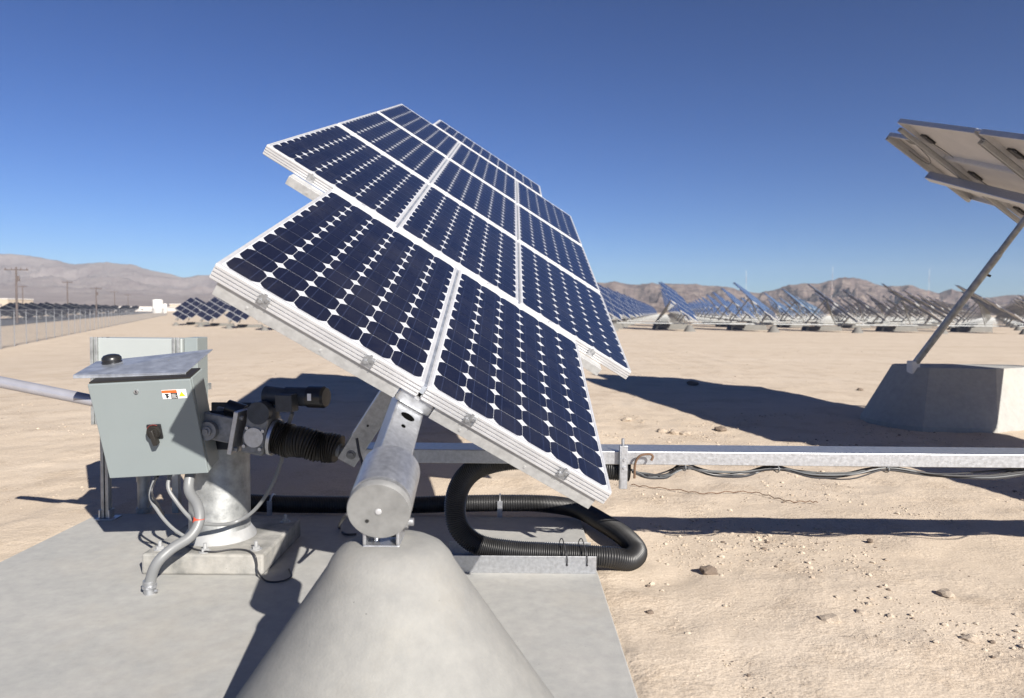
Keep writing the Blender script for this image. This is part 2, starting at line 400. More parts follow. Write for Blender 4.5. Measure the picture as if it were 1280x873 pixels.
def fbm(x, y, z, o=6):
    s = 0; a = 1; f = 1
    for _ in range(o): s += a * noise.noise((x*f, y*f, z)); a *= .5; f *= 2.05
    return s
def ridged(x, y, z, o=6):
    s = 0; a = 1; f = 1
    for _ in range(o): s += a * (1 - abs(noise.noise((x*f, y*f, z)))*2); a *= .5; f *= 2.1
    return s
def mountain_range(name, prof, r0, r1, rp, m, rough, seed, wl, n1=760, n2=110):
    px = [p[0] for p in prof]; pe = [(386.5 + (p[0])*.0087 - p[1])/F for p in prof]
    b = MB(); vs = []
    for i in range(n1+1):
        X = px[0] + (px[-1]-px[0])*i/n1; tx = (X-640)/F
        e = np.interp(X, px, pe)
        for k in range(n2+1):
            r = r0 + (r1-r0)*k/n2
            hp = e * rp * 1.05 + 3; x = tx*r; y = r
            wr_ = 90*noise.noise((x/300, y/300, seed+9))
            g = 0; a = 1; f = 1/wl; tot = 0
            for o in range(6):
                v = 1 - abs(noise.noise(((x+wr_)*f, (y+wr_)*f*.8, seed+o)))*2.0
                g += a*v*v; tot += a; a *= .52; f *= 2.07
            g /= tot                                          # 0..1, crests near 1
            t = (r-r0)/(rp-r0) if r < rp else 1 - .8*(r-rp)/(r1-rp)
            sh = t**1.15
            crest = max(0, 1 - abs(1-t)*5) if r < rp else 1
            amp = rough*(.10 + .80*(1-crest)) * min(1, t*3)
            z = hp*sh*(1 - amp*1.25*(1-g)*1.0) + hp*.05*(g-.5)*crest
            vs.append((x, y, z - 3.0 - (4 if k in (0, n2) else 0)))
    nn = n2+1
    fs = [(i*nn+k, (i+1)*nn+k, (i+1)*nn+k+1, i*nn+k+1) for i in range(n1) for k in range(n2)]
    b.add(vs, fs, 0, True)
    return tag(b.build(name, m, sharp=180), None, kind='structure')
mountain_range('mountains', [(560,368),(640,360),(700,357),(745,355),(775,353),(800,357),(822,358),(845,355),(870,355),(895,358),(920,365),(950,367),(975,361),(1000,358),(1022,356),(1035,352),(1052,348),(1072,350),(1085,355),(1105,361),(1122,362),(1138,359),(1155,364),(1172,369),(1187,365),(1200,367),(1215,373),(1235,376),(1252,372),(1280,371),(1330,368),(1420,370),(1560,366)],
    2500, 5000, 4200, 'mtn', 1.0, 11, 420)
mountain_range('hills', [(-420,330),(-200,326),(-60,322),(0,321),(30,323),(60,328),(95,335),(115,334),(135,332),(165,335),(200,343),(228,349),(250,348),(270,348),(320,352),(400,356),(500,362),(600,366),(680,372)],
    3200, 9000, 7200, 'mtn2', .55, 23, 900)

# ------------------------------------------------------------------ desert air
hm = bpy.data.materials.new('haze'); hm.use_nodes = True
for n in list(hm.node_tree.nodes):
    if n.type == 'BSDF_PRINCIPLED': hm.node_tree.nodes.remove(n)
pv = hm.node_tree.nodes.new('ShaderNodeVolumePrincipled'); pv.inputs['Density'].default_value = 4.5e-5; pv.inputs['Color'].default_value = (.72, .84, 1.0, 1); pv.inputs['Anisotropy'].default_value = 0.0
hm.node_tree.links.new(pv.outputs[0], [n for n in hm.node_tree.nodes if n.type == 'OUTPUT_MATERIAL'][0].inputs['Volume'])
M_['haze'] = hm
b = MB(); b.box(-9500, 9500, -500, 9500, -20, 620); tag(b.build('haze', 'haze'), 'thin desert haze in front of the mountains', 'haze', kind='stuff')

# ------------------------------------------------------------------ concrete slab
b = MB(); b.box(-2.64, .445, .3, 4.53, -.16, 0)
slab = b.build('concrete_slab', 'conc', bevel=.006); tag(slab, None, kind='structure')
# pale cement splash beside the pedestal base
def blotch(name, pts, m, z=.004):
    b = MB(); v = [Vector((p.x, p.y, z)) for p in pts]
    b.add(v + [Vector((p.x, p.y, z-.003)) for p in pts], [tuple(range(len(v)))], 0); return b.build(name, m)

# ------------------------------------------------------------------ near solar tracker
T0 = Vector((-0.2984, 2.5109, 1.0646))
VV = Vector((0.841888, 0.170706, -0.511942)).normalized(); UU = Vector((-0.00044, 0.948868, 0.315674)).normalized()
NN = VV.cross(UU).normalized(); VV = UU.cross(NN).normalized()
TM = Matrix(((VV.x, UU.x, NN.x, T0.x), (VV.y, UU.y, NN.y, T0.y), (VV.z, UU.z, NN.z, T0.z), (0,0,0,1)))
PW, PL, PH, DV, DU = .792, 1.559, .060, .811, 1.652
PC = .127
def panel_mesh():
    b = MB(); a, l = PW/2, PL/2; t = .011
    b.box(-a, a, -l, -l+t, -PH, 0); b.box(-a, a, l-t, l, -PH, 0)
    b.box(-a, -a+t, -l+t, l-t, -PH, 0); b.box(a-t, a, -l+t, l-t, -PH, 0)
    for k in range(4):
        n0 = -.0045 - k*.0142; n1 = n0 - .0082; q = .0065
        b.box(-a, a, -l-q, -l+.003, n1, n0); b.box(-a, a, l-.003, l+q, n1, n0)
        b.box(-a-.003, -a+.003, -l+.003, l-.003, n1, n0); b.box(a-.003, a+.003, -l+.003, l-.003, n1, n0)
    b.box(-a+t, a-t, -l+t, l-t, -.0075, -.003, 1)
    b.add([(-a+t, -l+t, -.0095), (a-t, -l+t, -.0095), (a-t, l-t, -.0095), (-a+t, l-t, -.0095)], [(3,2,1,0)], 2)
    return b
def cells_mesh():
    b = MB(); hx, hy = .0626, .0620; c = .0235; uvs = []
    tones = []
    for j in range(12):
        for i in range(6):
            cx = (i-2.5)*PC; cy = (j-5.5)*PC; pts = []
            for sx, sy, fl in ((1,1,0),(-1,1,1),(-1,-1,0),(1,-1,1)):
                q = [(sx*hx, sy*(hy-c)), (sx*(hx-c*.43), sy*(hy-c*.43)), (sx*(hx-c), sy*hy)]
                if fl: q = q[::-1]
                pts += q
            b.add([(cx+x, cy+y, -.0018) for x, y in pts], [tuple(range(12))], 0)
            uvs += [(x/(2*hx)+.5, y/(2*hy)+.5) for x, y in pts]; tones += [random.random()] * 1
    o = b.build('cell_array', 'cell')
    uv = o.data.uv_layers.new(name='UVMap')
    flat = []
    for p in o.data.polygons:
        for li in p.loop_indices: flat += uvs[o.data.loops[li].vertex_index]
    uv.data.foreach_set('uv', flat)
    at = o.data.attributes.new('tone', 'FLOAT', 'FACE'); at.data.foreach_set('value', tones)
    return o
def clip_mesh():
    b = MB()
    b.box(-.024, .024, -.006, -.003, -.045, .004); b.box(-.024, .024, -.003, .03, .001, .004)
    b.box(-.024, -.020, -.016, -.006, -.04, -.004); b.box(.020, .024, -.016, -.006, -.04, -.004)
    b.box(-.006, .006, -.014, -.006, -.03, .012); b.hexbolt((-.01, -.006, -.028), (0,-1,0), .009, .010); b.hexbolt((.011, -.006, -.012), (0,-1,0), .008, .009)
    return b
tracker = empty('solar_tracker', None, TM)
tag(tracker, 'large tilted solar tracker of dark blue panels in the foreground, on the round concrete cone', 'solar tracker', 'solar trackers')
def slots():
    for r in range(4):
        for c in ([-.5, .5] if r == 0 else [-1, 0, 1]): yield c*DV, r*DU + 6*PC, 0.0
    yield 0.0, 4*DU + PW/2 - .018, math.pi/2
proto = None
CLIP = None
for x, y, rz in slots():
    if proto is None:
        proto = panel_mesh().build('solar_panel', ['alu', 'white', 'back'], tracker)
        ca = cells_mesh(); ca.parent = proto
        j = MB(); j.box(-.085, .085, .60, .715, -.034, -.0096); jb = j.build('junction_box', 'plastic', proto, .002)
        wv = smoothcurve([(-.05, .60, -.03), (-.12, .5, -.055), (-.2, .42, -.09), (-.1, .30, -.11), (.1, .28, -.10), (.3, .45, -.06)], 6)
        wb = MB(); wb.tube(wv, .004, 6); wb.build('lead_wire', 'wire', proto)
        p = proto
    else:
        p = copy_tree(proto, tracker)
    p.location = (x, y, 0); p.rotation_euler = (0, 0, rz)
def clip_at(v, u):
    global CLIP
    if CLIP is None: CLIP = clip_mesh().build('panel_clip', 'galv', tracker, .001); o = CLIP
    else: o = CLIP.copy(); COL.objects.link(o); o.parent = tracker
    o.location = (v, u, -.012); o.scale = (.85, .7, .85)
for v in (-.615, -.214, .197, .600): clip_at(v, -.0225)
for v in (-.93, .93): clip_at(v, DU - .0225)
# support rails under every joint
def rail(v0, v1, u0, u1, n0, n1):
    b = MB(); b.box(v0, v1, u0, u0+.004, n0, n1); b.box(v0, v1, u0+.004, u1, n1-.004, n1); b.box(v0, v1, u0+.004, u0+.03, n0, n0+.004); b.box(v0, v1, u1-.004, u1, n0, n1-.004)
    for k in np.arange(v0+.12, v1-.05, .28): b.hexbolt((k, u0, (n0+n1)/2-.004), (0,-1,0), .005, .003)
    return b.build('support_rail', 'rail', tracker, .0012)
rail(-.772, -.072, -.014, .055, -.110, -.0615); rail(.072, .772, -.014, .055, -.110, -.0615)
for r in (1, 2, 3): rail(-1.02 if r == 1 else -1.1, 1.02 if r == 1 else 1.1, r*DU-.105, r*DU-.02, -.110, -.0615)
rail(-1.1, 1.1, 4*DU-.10, 4*DU-.02, -.110, -.0615); rail(-.78, .78, 4*DU+.72, 4*DU+.775, -.110, -.0615)
# pale cover strips closing the gaps between rows and between columns
for r in range(1, 5):
    wdt = .80 if r in (1, 4) else 1.21
    b = MB(); y0 = r*DU-.0175-.0885; b.box(-wdt, wdt, y0, y0+.084, -.030, -.010)
    b.box(-wdt, wdt, y0+.03, y0+.036, -.0105, -.006); b.box(-wdt, wdt, y0+.055, y0+.061, -.0105, -.006)
    for k in (-.62, -.2, .2, .62): b.box(k-.012, k+.012, y0+.05, y0+.075, -.0102, .003)
    b.build('gap_strip', 'alu', tracker)
for r in range(0, 4):
    for c in ([0] if r == 0 else [-.5, .5]):
        b = MB(); x = c*DV; b.box(x-.008, x+.008, r*DU-.016, r*DU+1.54, -.04, -.010); b.build('column_strip', 'zinc', tracker)
# saddle that joins the front rails to the tube
b = MB(); b.box(-.071, .071, -.011, .16, -.114, -.0615); b.build('saddle_plate', 'galv', tracker, .01)
TN = -.170
b = MB(); s_ = .055
b.box(-s_, s_, -.36, 7.22, TN-s_, TN+s_); tube = b.build('torque_tube', 'galv', tracker, .009)
# black discs on the tube's upper face, painting the shade inside its punched holes
def disc(name, c, rx, ry, parent, m='hole_shade'):
    b = MB(); n = 28; v = [(c[0]+rx*math.cos(2*math.pi*k/n), c[1]+ry*math.sin(2*math.pi*k/n), c[2]) for k in range(n)]
    v2 = [(x, y, z-.004) for x, y, z in v]
    b.add(v + v2, [tuple(range(n))] + [(k+n, (k+1) % n + n, (k+1) % n, k) for k in range(n)]); return b.build(name, m, parent)
disc('tube_hole_shade', (.0, -.075, TN+s_+.0012), .026, .021, tube); disc('tube_hole_shade', (-.005, -.150, TN+s_+.0012), .008, .010, tube)
# bearing hub at the lower end
HV = .014
ux = Matrix(((1,0,0),(0,0,1),(0,-1,0)))
AXU = Matrix(((1,0,0),(0,0,1),(0,1,0)))                     # lathe axis -> +u
b = MB(); b.lathe([(.0,-.34),(.082,-.34),(.092,-.345),(.0925,-.36),(.0925,-.515),(.090,-.524),(.074,-.528),(.0,-.528)], (HV,0,TN), 48, 0, AXU)
hub = b.build('bearing_hub', 'galv', tracker)
b = MB(); b.lathe([(.0,-.527),(.074,-.527),(.074,-.540),(.0915,-.542),(.0920,-.561),(.0895,-.567),(.0,-.567)], (HV,0,TN), 48, 0, AXU); cap = b.build('end_cap', 'cap', hub)
b = MB(); b.lathe([(.0,-.566),(.0095,-.567),(.008,-.570),(.0,-.571)], (HV,0,TN), 16, 0, AXU); b.build('weld_spot', 'alu', cap)
b = MB(); b.lathe([(.0,-.566),(.006,-.567),(.006,-.5685),(.0,-.5685)], (HV-.012,0,TN-.045), 10, 0, AXU); b.build('drain_hole', 'ink', cap)
# lever arm pointing down to the drive beam
b = MB(); lw = .047
b.box(-lw-.011, lw-.011, .775, .785, -.94, -.20); b.box(-lw-.011, lw-.011, .845, .855, -.94, -.20); b.box(-lw-.011, -lw-.006, .785, .845, -.80, -.20); b.box(lw-.016, lw-.011, .785, .845, -.80, -.20)
lev = b.build('lever_arm', 'galv', tracker, .004)
b = MB(); b.hexbolt((-.011, .775, -.885), (0,-1,0), .017, .012); b.tube([(-.011, .776, -.885), (-.011, .771, -.885)], .024, 20); b.build('pivot_bolt', 'gear', lev)
b = MB(); b.hexbolt((-.02, .775, -.70), (0,-1,0), .006, .004); b.build('pivot_bolt', 'ink', lev)

# right-hand tracker: same machine, one bay east
right = copy_tree(tracker)
SH = Vector((6.085, .44, 0))
right.matrix_world = Matrix.Translation(SH) @ TM
tag(right, 'solar tracker at the right edge seen from below with its pale panel backs showing', 'solar tracker', 'solar trackers')

def W(v, u, n): return TM @ Vector((v, u, n))
# struts: parts of the trackers
def strut(root, foot, head, name='support_strut'):
    inv = root.matrix_world.inverted()
    f, h_ = inv @ Vector(foot), inv @ Vector(head)
    b = MB(); b.tube([f, f.lerp(h_, .72)], .040, 20); b.tube([f.lerp(h_, .72), h_], .033, 20)
    o = b.build(name, 'galv_dull', root)
    k = f.lerp(h_, .60); b = MB(); d = (h_-f).normalized(); sd = inv.to_3x3() @ Vector((1,0,-.4))
    b.tube([k + sd*.03, k + sd*.075], .014, 8); b.build('strut_pin', 'ink', o)
    fw = Vector(foot)
    b = MB(); mxl = inv @ Matrix.Translation(fw) @ Matrix.Rotation(R(8), 4, 'Z')
    b.box(-.055, .05, -.055, .055, -.10, .055, 0, mxl); b.build('strut_foot', 'bldg', o, .01)
strut(right, aty(1142, 457, 8.62), SH + W(-.02, 5.05, TN-.02))
strut(right, (6.5, 8.85, .75), SH + W(.02, 5.05, TN-.02))
strut(tracker, (-.05, 7.75, .755), W(-.02, 4.75, TN-.02)); strut(tracker, (.5, 7.75, .755), W(.02, 4.75, TN-.02))

# ------------------------------------------------------------------ concrete foundations
def cone_foundation(c, label, group='concrete foundations'):
    b = MB(); tp = .632
    prof = [(.61,-.08),(.572,0.0),(.510,.09),(.193,.553),(.178,.582),(.155,.608),(.125,.624),(.09,.631),(.0,tp)]
    b.lathe(prof, (c[0], c[1], 0), 72, 0)
    o = b.build('concrete_foundation', 'cone', None, sharp=60); tag(o, label, 'foundation', group)
    hb = W(HV, -.47, TN) + Vector((c[0]-CONE[0], c[1]-CONE[1], 0))
    # U-shaped bearing bracket
    z0 = .624; x0, x1 = hb.x-.052, hb.x+.055; y0, y1 = hb.y-.06, hb.y+.05
    b = MB(); b.box(x0, x1, y0, y1, z0, z0+.010); b.box(x0, x0+.010, y0, y1, z0+.010, hb.z-.055); b.box(x1-.010, x1, y0, y1, z0+.010, hb.z-.045)
    br = b.build('bearing_bracket', 'galv', o, .003)
    b = MB(); b.hexbolt((x1, hb.y-.005, hb.z-.085), (1,0,0), .021, .018); b.cyl((x1+.018, hb.y-.005, hb.z-.085), (x1+.034, hb.y-.005, hb.z-.085), .012, 12); b.build('bracket_bolt', 'galv', br, .002)
    b = MB(); b.cyl((hb.x-.02, hb.y-.015, z0+.010), (hb.x-.02, hb.y-.015, hb.z-.08), .010, 12); b.cyl((hb.x+.02, hb.y+.01, z0+.035), (hb.x+.045, hb.y+.01, z0+.035), .022, 12); b.build('bracket_stud', 'galv', br)
    return o
CONE = (-.355, 2.115)
cone_foundation(CONE, 'smooth rounded concrete cone under the hub of the foreground tracker')
def block_foundation(x0, x1, y, ht, label, base=.66, top=.34):
    prof = [(base*1.08,-.15),(base,0),(base*.985,.06),(top+.03,ht-.05),(top,ht-.012),(top-.04,ht)]
    b = MB(); n = 20; vs = []
    for r_, z_ in prof:
        for j in range(n):
            a = 2*math.pi*j/n; cx = (x1 if math.cos(a) > 0 else x0)
            # flattened long sides, rounded ends
            vs.append((cx + r_*math.cos(a), y + r_*math.sin(a), z_))
    k = len(prof)
    b.add(vs, [(i*n+j, i*n+(j+1)%n, (i+1)*n+(j+1)%n, (i+1)*n+j) for i in range(k-1) for j in range(n)], 0, True)
    b.add(vs[-n:], [tuple(range(n))])
    o = b.build('concrete_foundation', 'block', None, sharp=20); return tag(o, label, 'foundation', 'concrete foundations')
def faceted_block(base, mid, top, zb, zm, zt, label):
    b = MB(); n = len(base)
    vs = [(x, y, zb) for x, y in base] + [(x, y, zm) for x, y in mid] + [(x, y, zt) for x, y in top]
    b.add(vs, [(i*n+j, i*n+(j+1)%n, (i+1)*n+(j+1)%n, (i+1)*n+j) for i in range(2) for j in range(n)], 0, True)
    b.add(vs[-n:], [tuple(range(n))])
    o = b.build('concrete_foundation', 'block', None, .008, sharp=24); return tag(o, label, 'foundation', 'concrete foundations')
bp_ = [(4.42,8.82),(4.45,8.58),(4.52,8.37),(4.61,8.23),(4.72,8.14),(5.56,8.11),(6.3,8.5),(6.9,8.95),(6.6,9.5),(5.4,9.6),(4.68,9.45),(4.47,9.1)]
tp2 = [(4.80,8.88),(4.81,8.75),(4.84,8.65),(4.89,8.55),(4.98,8.49),(5.72,8.41),(6.3,8.72),(6.6,8.95),(6.4,9.2),(5.4,9.25),(4.95,9.2),(4.83,9.05)]
faceted_block([(x*1.0-(.012 if x < 5 else -.012), y-.01) for x, y in bp_], [(x, y) for x, y in bp_], tp2, -.2, .03, .685, 'long faceted concrete foundation block at the right edge under the steel strut')
block_foundation(.10, .42, 7.8, .69, 'concrete foundation hidden behind the foreground tracker panels', .42, .3)

# ------------------------------------------------------------------ drive beam, hanger and cables
BY0, BY1, BZ0, BZ1 = 3.49, 3.68, .568, .634
b = MB()
def beam_seg(x0, x1, g=0.0):
    b.box(x0, x1, BY0-g, BY0+.006, BZ0-g, BZ1+g); b.box(x0, x1, BY0+.006, BY1, BZ1-.006, BZ1+g); b.box(x0, x1, BY1-.006, BY1, BZ0, BZ1-.006); b.box(x0, x1, BY0+.006, BY1-.006, BZ0, BZ0+.006)
beam_seg(-.74, 16)
beam = b.build('drive_beam', 'galv', None, .004); tag(beam, 'long galvanised drive beam running right from behind the foreground tracker', 'beam')
b = MB(); b.box(.05, .30, BY0-.006, BY0-.001, BZ0-.004, BZ1+.002); b.build('splice_plate', 'galv_dull', beam, .002)
hg = MB(); hx = .552
hg.box(hx-.021, hx-.015, 3.455, 3.487, .455, .668); hg.box(hx-.015, hx+.018, 3.455, 3.461, .455, .668); hg.hexbolt((hx+.002, 3.455, .56), (0,-1,0), .008, .006); hg.hexbolt((hx+.002, 3.455, .60), (0,-1,0), .008, .006); hg.cyl((hx-.004, 3.475, .66), (hx-.004, 3.475, .70), .008, 8)
h_ = hg.build('hanger_bracket', 'galv', None, .002); tag(h_, 'small vertical angle bracket clamped on the drive beam just right of the panels', 'bracket')
hk = smoothcurve([aty(793, 598, 3.47), aty(794, 580, 3.46), aty(800, 570, 3.45), aty(812, 568, 3.45), aty(816, 571, 3.45), aty(814, 576, 3.45)], 6)
b = MB(); b.tube(hk, .006, 8); tag(b.build('cable_hook', 'twig', None), 'bent rusty wire hook hanging beside the angle bracket', 'hook')
cb = empty('cable_bundle', (.62, 3.5, .5)); tag(cb, 'bundle of dark and grey cables sagging along the underside of the drive beam', 'cables')
ties = [(.60, .53), (.86, .548), (1.32, .545), (1.86, .55), (2.66, .552), (3.4, .552), (4.3, .55), (5.5, .55), (7, .55), (9, .55), (12, .55)]
for k in range(9):
    pts = []
    rr = random.Random(k)
    for i, (x, z) in enumerate(ties):
        pts.append(Vector((x, 3.53 + rr.uniform(-.05, .04), z + .012 - rr.uniform(0, .014))))
        if i < len(ties)-1:
            x2 = ties[i+1][0]; sg = rr.uniform(.002, .026) * (2.4 if k == 7 and i in (2, 4) else 1)
            for f_ in (.3, .65): pts.append(Vector((x + (x2-x)*f_, 3.53 + rr.uniform(-.05, .04), z - sg - .01)))
    b = MB(); b.tube([p - cb.location for p in smoothcurve(pts, 5)], .0046 if k < 6 else .0036, 6)
    b.build('wire', 'wire' if k % 4 else 'wire_grey', cb)
for x, z in ties[1:8]:
    b = MB(); c = Vector((x, 3.53, z-.008)) - cb.location
    b.tube([c + Vector((0, .05*math.cos(a), .014 + .020*math.sin(a))) for a in np.linspace(0, 2*math.pi, 17)], .003, 6, caps=False); b.build('cable_tie', 'conduit', cb)

# ------------------------------------------------------------------ corrugated pipe
pp = [Vector((-2.05, 4.64, -.03)), Vector((-1.85, 4.61, .05)), Vector((-1.4, 4.60, .05)), Vector((-.7, 4.60, .052)), aty(560, 630, 4.59), aty(625, 629, 4.58), aty(680, 630, 4.56), aty(722, 637, 4.44), aty(756, 655, 4.2), aty(783, 673, 3.95), aty(796, 690, 3.78), aty(786, 700, 3.68), aty(765, 697, 3.63),
      aty(735, 695, 3.63), aty(690, 692, 3.64), aty(640, 689, 3.66), aty(598, 681, 3.68), aty(574, 660, 3.68), aty(569, 630, 3.68), aty(578, 602, 3.66), aty(600, 583, 3.62), aty(640, 574, 3.58), aty(690, 578, 3.56), aty(735, 584, 3.545), aty(787, 588, 3.54)]
path = resample(smoothcurve(pp, 30), .0036)
rad = [.0525 + (.0045 if (i % 3) == 0 else (-.0005 if i % 3 == 1 else -.0005)) for i in range(len(path))]
b = MB(); b.tube(path, rad, 20); pipe = b.build('corrugated_pipe', 'pipe', None, sharp=70)
tag(pipe, 'thick black corrugated conduit looping from the slab up behind the foreground panels', 'conduit')
for x in (625, 341):
    c = aty(x, 630, 4.585); b = MB()
    b.tube([c + Vector((0, .0605*math.cos(a), .0605*math.sin(a) )) for a in np.linspace(-.2, math.pi*1.35, 20)], .007, 6)
    b.box(c.x-.016, c.x+.016, c.y-.066, c.y-.061, -.02, c.z+.035)
    o = b.build('pipe_clamp', 'galv', None); tag(o, 'shiny strap clamp on the black pipe at the slab edge ' + ('under the panels' if x == 625 else 'right of the steel pedestal'), 'clamp', 'pipe clamps')
# steel tray in front of the pipe
b = MB(); tx0, tx1 = -.33, .435
b.box(tx0, tx1, 3.545, 3.551, .0, .088); b.box(tx0, tx1, 3.551, 3.80, .0005, .006); b.box(tx0, tx1, 3.80, 3.806, .0, .075)
tr_ = b.build('cable_tray', 'galv', None, .0015); tag(tr_, 'low galvanised steel tray on the slab holding the bottom of the pipe loop', 'tray')
for px in (709, 734):
    x = aty(px, 685, 3.545).x
    b = MB(); b.tube(smoothcurve([(x, 3.541, .045), (x, 3.538, .085), (x-.012, 3.58, .135), (x-.02, 3.63, .152), (x-.028, 3.69, .12), (x-.03, 3.72, .07)], 6), .0028, 6)
    b.tube([(x, 3.541, .045), (x, 3.546, .045)], .006, 8); b.build('wire_tie', 'wire', tr_)

# ------------------------------------------------------------------ pedestal
PX, PY = -1.555, 3.78
ped = empty('steel_pedestal', (PX, PY, 0)); tag(ped, 'stout galvanised steel pedestal on a square plate behind the grey control box', 'pedestal')
b = MB(); b.box(-.27, .335, -.30, .33, 0, .105); base = b.build('base_block', 'grout', ped, .012)
b = MB(); b.lathe([(.163,.105),(.160,.135),(.155,.15),(.153,.64),(.0,.64)], (0,0,0), 48); b.build('column', 'galv_dull', ped)
b = MB(); b.lathe([(.185,.104),(.183,.118),(.170,.135),(.157,.155),(.152,.16)], (0,0,0), 48); b.build('base_collar', 'collar', ped)
for x, y in ((-.21,-.23),(.27,-.22),(.27,.25),(-.21,.25),(.03,-.26)):
    b = MB(); b.hexbolt((x, y, .105), (0,0,1), .019, .017); b.cyl((x, y, .12), (x, y, .148), .009, 10); b.tube([(x, y, .105), (x, y, .108)], .03, 16); b.build('anchor_bolt', 'collar', base)
# clevis on top of the column
b = MB(); b.box(-.11, .15, -.17, -.155, .60, .80); b.box(-.11, .15, .155, .17, .60, .80); b.box(-.11, .15, -.155, .155, .60, .615); b.build('clevis', 'motor', ped, .006)

# ------------------------------------------------------------------ screw jack actuator
A0 = aty(440, 566, 3.50); A1 = aty(-6, 476.5, 3.60)
AD = (A1 - A0).normalized()                                  # towards the left
side = AD.cross(Vector((0,0,1))).normalized(); upA = side.cross(AD).normalized()
jack = empty('screw_jack', A0); tag(jack, 'electric screw jack with dark motor, black bellows and long grey tube reaching left', 'actuator')
def JP(d, s=0, u=0): return AD*d + side*s + upA*u            # local to jack
def JF(px): # distance along axis at photo x
    lo, hi = 0, 2.2
    for _ in range(40):
        m = (lo+hi)/2; p = A0 + AD*m - Vector((0,0,H)); q = 640 + F*p.dot(CX)/p.dot(CZ)
        if q > px: lo = m
        else: hi = m
    return lo
AXJ = Matrix((( side.x, upA.x, AD.x), (side.y, upA.y, AD.y), (side.z, upA.z, AD.z)))
b = MB(); b.cyl(JP(0.0), JP(JF(424)), .018, 14); b.cyl(JP(JF(426)), JP(JF(419)), .034, 14); b.build('screw_rod', 'gear', jack)
d0, d1 = JF(423), JF(344); nb = 25; prof = []
b = MB(); pts, rads = [], []
rb = random.Random(5); q_ = 0
for k in range(nb*8+1):
    t = k/(nb*8); base_r = .064 + .015*t
    if k % 8 == 0: q_ = rb.uniform(-.005, .005)
    pts.append(JP(d0 + (d1-d0)*t, .004*math.sin(t*9), .005*math.sin(t*13 + 1)))
    rads.append(base_r + (.009 + q_)*abs(math.cos(math.pi*k/8))**.6 - .004)
b.tube(pts, rads, 28); b.build('bellows', 'black', jack)
b = MB(); b.cyl(JP(JF(345)), JP(JF(341)), .093, 28); b.build('bellows_flange', 'galv', jack)
# gearbox
g0, g1 = JF(341), JF(312); gm = (g0+g1)/2
b = MB(); b.cyl(JP(g0), JP(g1), .078, 24)
mxg = Matrix.Translation(JP(gm)) @ AXJ.to_4x4()
b.box(-.085, .085, -.085, .10, -.055, .055, 0, mxg)
gear = b.build('gearbox', 'gear', jack, .008)
b = MB(); c = JP(gm, 0, .0); sdv = side if side.y < 0 else -side
b.tube([c + sdv*.084, c + sdv*.094], .048, 28); b.build('gearbox_cover', 'galv', gear)
for du, dd in ((.04,.04),(.04,-.04),(-.05,.04),(-.05,-.04)):
    b = MB(); b.hexbolt(c + sdv*.085 + upA*du + AD*dd, sdv, .009, .012); b.build('cover_bolt', 'galv', gear)
# worm shaft housing over the gearbox and motor to the right
mc0 = aty(338, 505, 3.53) - A0; mdir = (aty(410, 499, 3.46) - aty(338, 497, 3.53)).normalized()
b = MB(); b.cyl(JP(gm, 0, .07), JP(gm, 0, .15), .07, 24); b.tube([JP(gm,0,.12) + sdv*.02, JP(gm,0,.12) + sdv*.09], .055, 24); b.build('worm_housing', 'motor', gear, .004)
ms = aty(340, 495, 3.55) - A0
b = MB(); b.cyl(ms - mdir*.03, ms + mdir*.08, .050, 24, 0, .040); b.cyl(ms + mdir*.08, ms + mdir*.25, .047, 24); mot = b.build('motor', 'motor', jack)
b = MB(); b.cyl(ms + mdir*.205, ms + mdir*.285, .054, 28); b.lathe([(.054,0),(.046,.012),(.0,.013)], ms + mdir*.285, 28, 0, mdir.to_track_quat('Z','Y').to_matrix()); b.build('fan_cowl', 'plastic', mot)
tb = ms + mdir*.12; mxt = Matrix.Translation(tb) @ mdir.to_track_quat('X','Z').to_matrix().to_4x4()
b = MB(); b.box(-.045, .045, -.10, -.03, -.065, .02, 0, mxt); b.build('terminal_box', 'motor', mot, .006)
b = MB(); mx2 = Matrix.Translation(ms + mdir*.232) @ mdir.to_track_quat('X','Z').to_matrix().to_4x4(); b.box(-.008, .012, -.0565, -.0535, -.012, .022, 0, mx2); b.build('motor_label', 'paper', mot)
# mounting plate and pivot arms
pl = JF(304.5)
mxp = Matrix.Translation(JP(pl)) @ AXJ.to_4x4()
b = MB(); b.box(-.13, .12, -.095, .115, -.011, .011, 0, mxp); plate = b.build('mounting_plate', 'galv', jack, .003)
for su, ss in ((.085,.09),(.085,-.10),(-.07,.09),(-.07,-.10)):
    b = MB(); b.hexbolt(JP(pl-.012, ss, su), -AD, .012, .016); b.build('plate_bolt', 'gear', plate)
b = MB(); b.box(.075, .10, -.05, .075, .011, .19, 0, mxp); b.build('pivot_arm', 'gear', jack, .004)
b = MB(); b.box(-.10, -.075, -.05, .075, .011, .19, 0, mxp)
c = JP(pl+.125, -.10 if side.y > 0 else .10, -.005); b.tube([c, c + sdv*.03], .045, 24); b.tube([c + sdv*.03, c + sdv*.04], .024, 20); b.tube([c + sdv*.04, c + sdv*.05], .014, 6, smooth=False); b.build('pivot_arm', 'gear', jack, .004)
b = MB(); b.cyl(JP(pl+.011, 0, .09), JP(pl+.10, 0, .10), .04, 20); b.build('limit_switch', 'plastic', jack, .004)
b = MB(); b.cyl(JP(JF(300)), A1 - A0, .029, 24); b.lathe([(.029,0),(.022,.006),(0,.006)], A1-A0, 24, 0, AD.to_track_quat('Z','Y').to_matrix()); b.build('cover_tube', 'rod', jack)

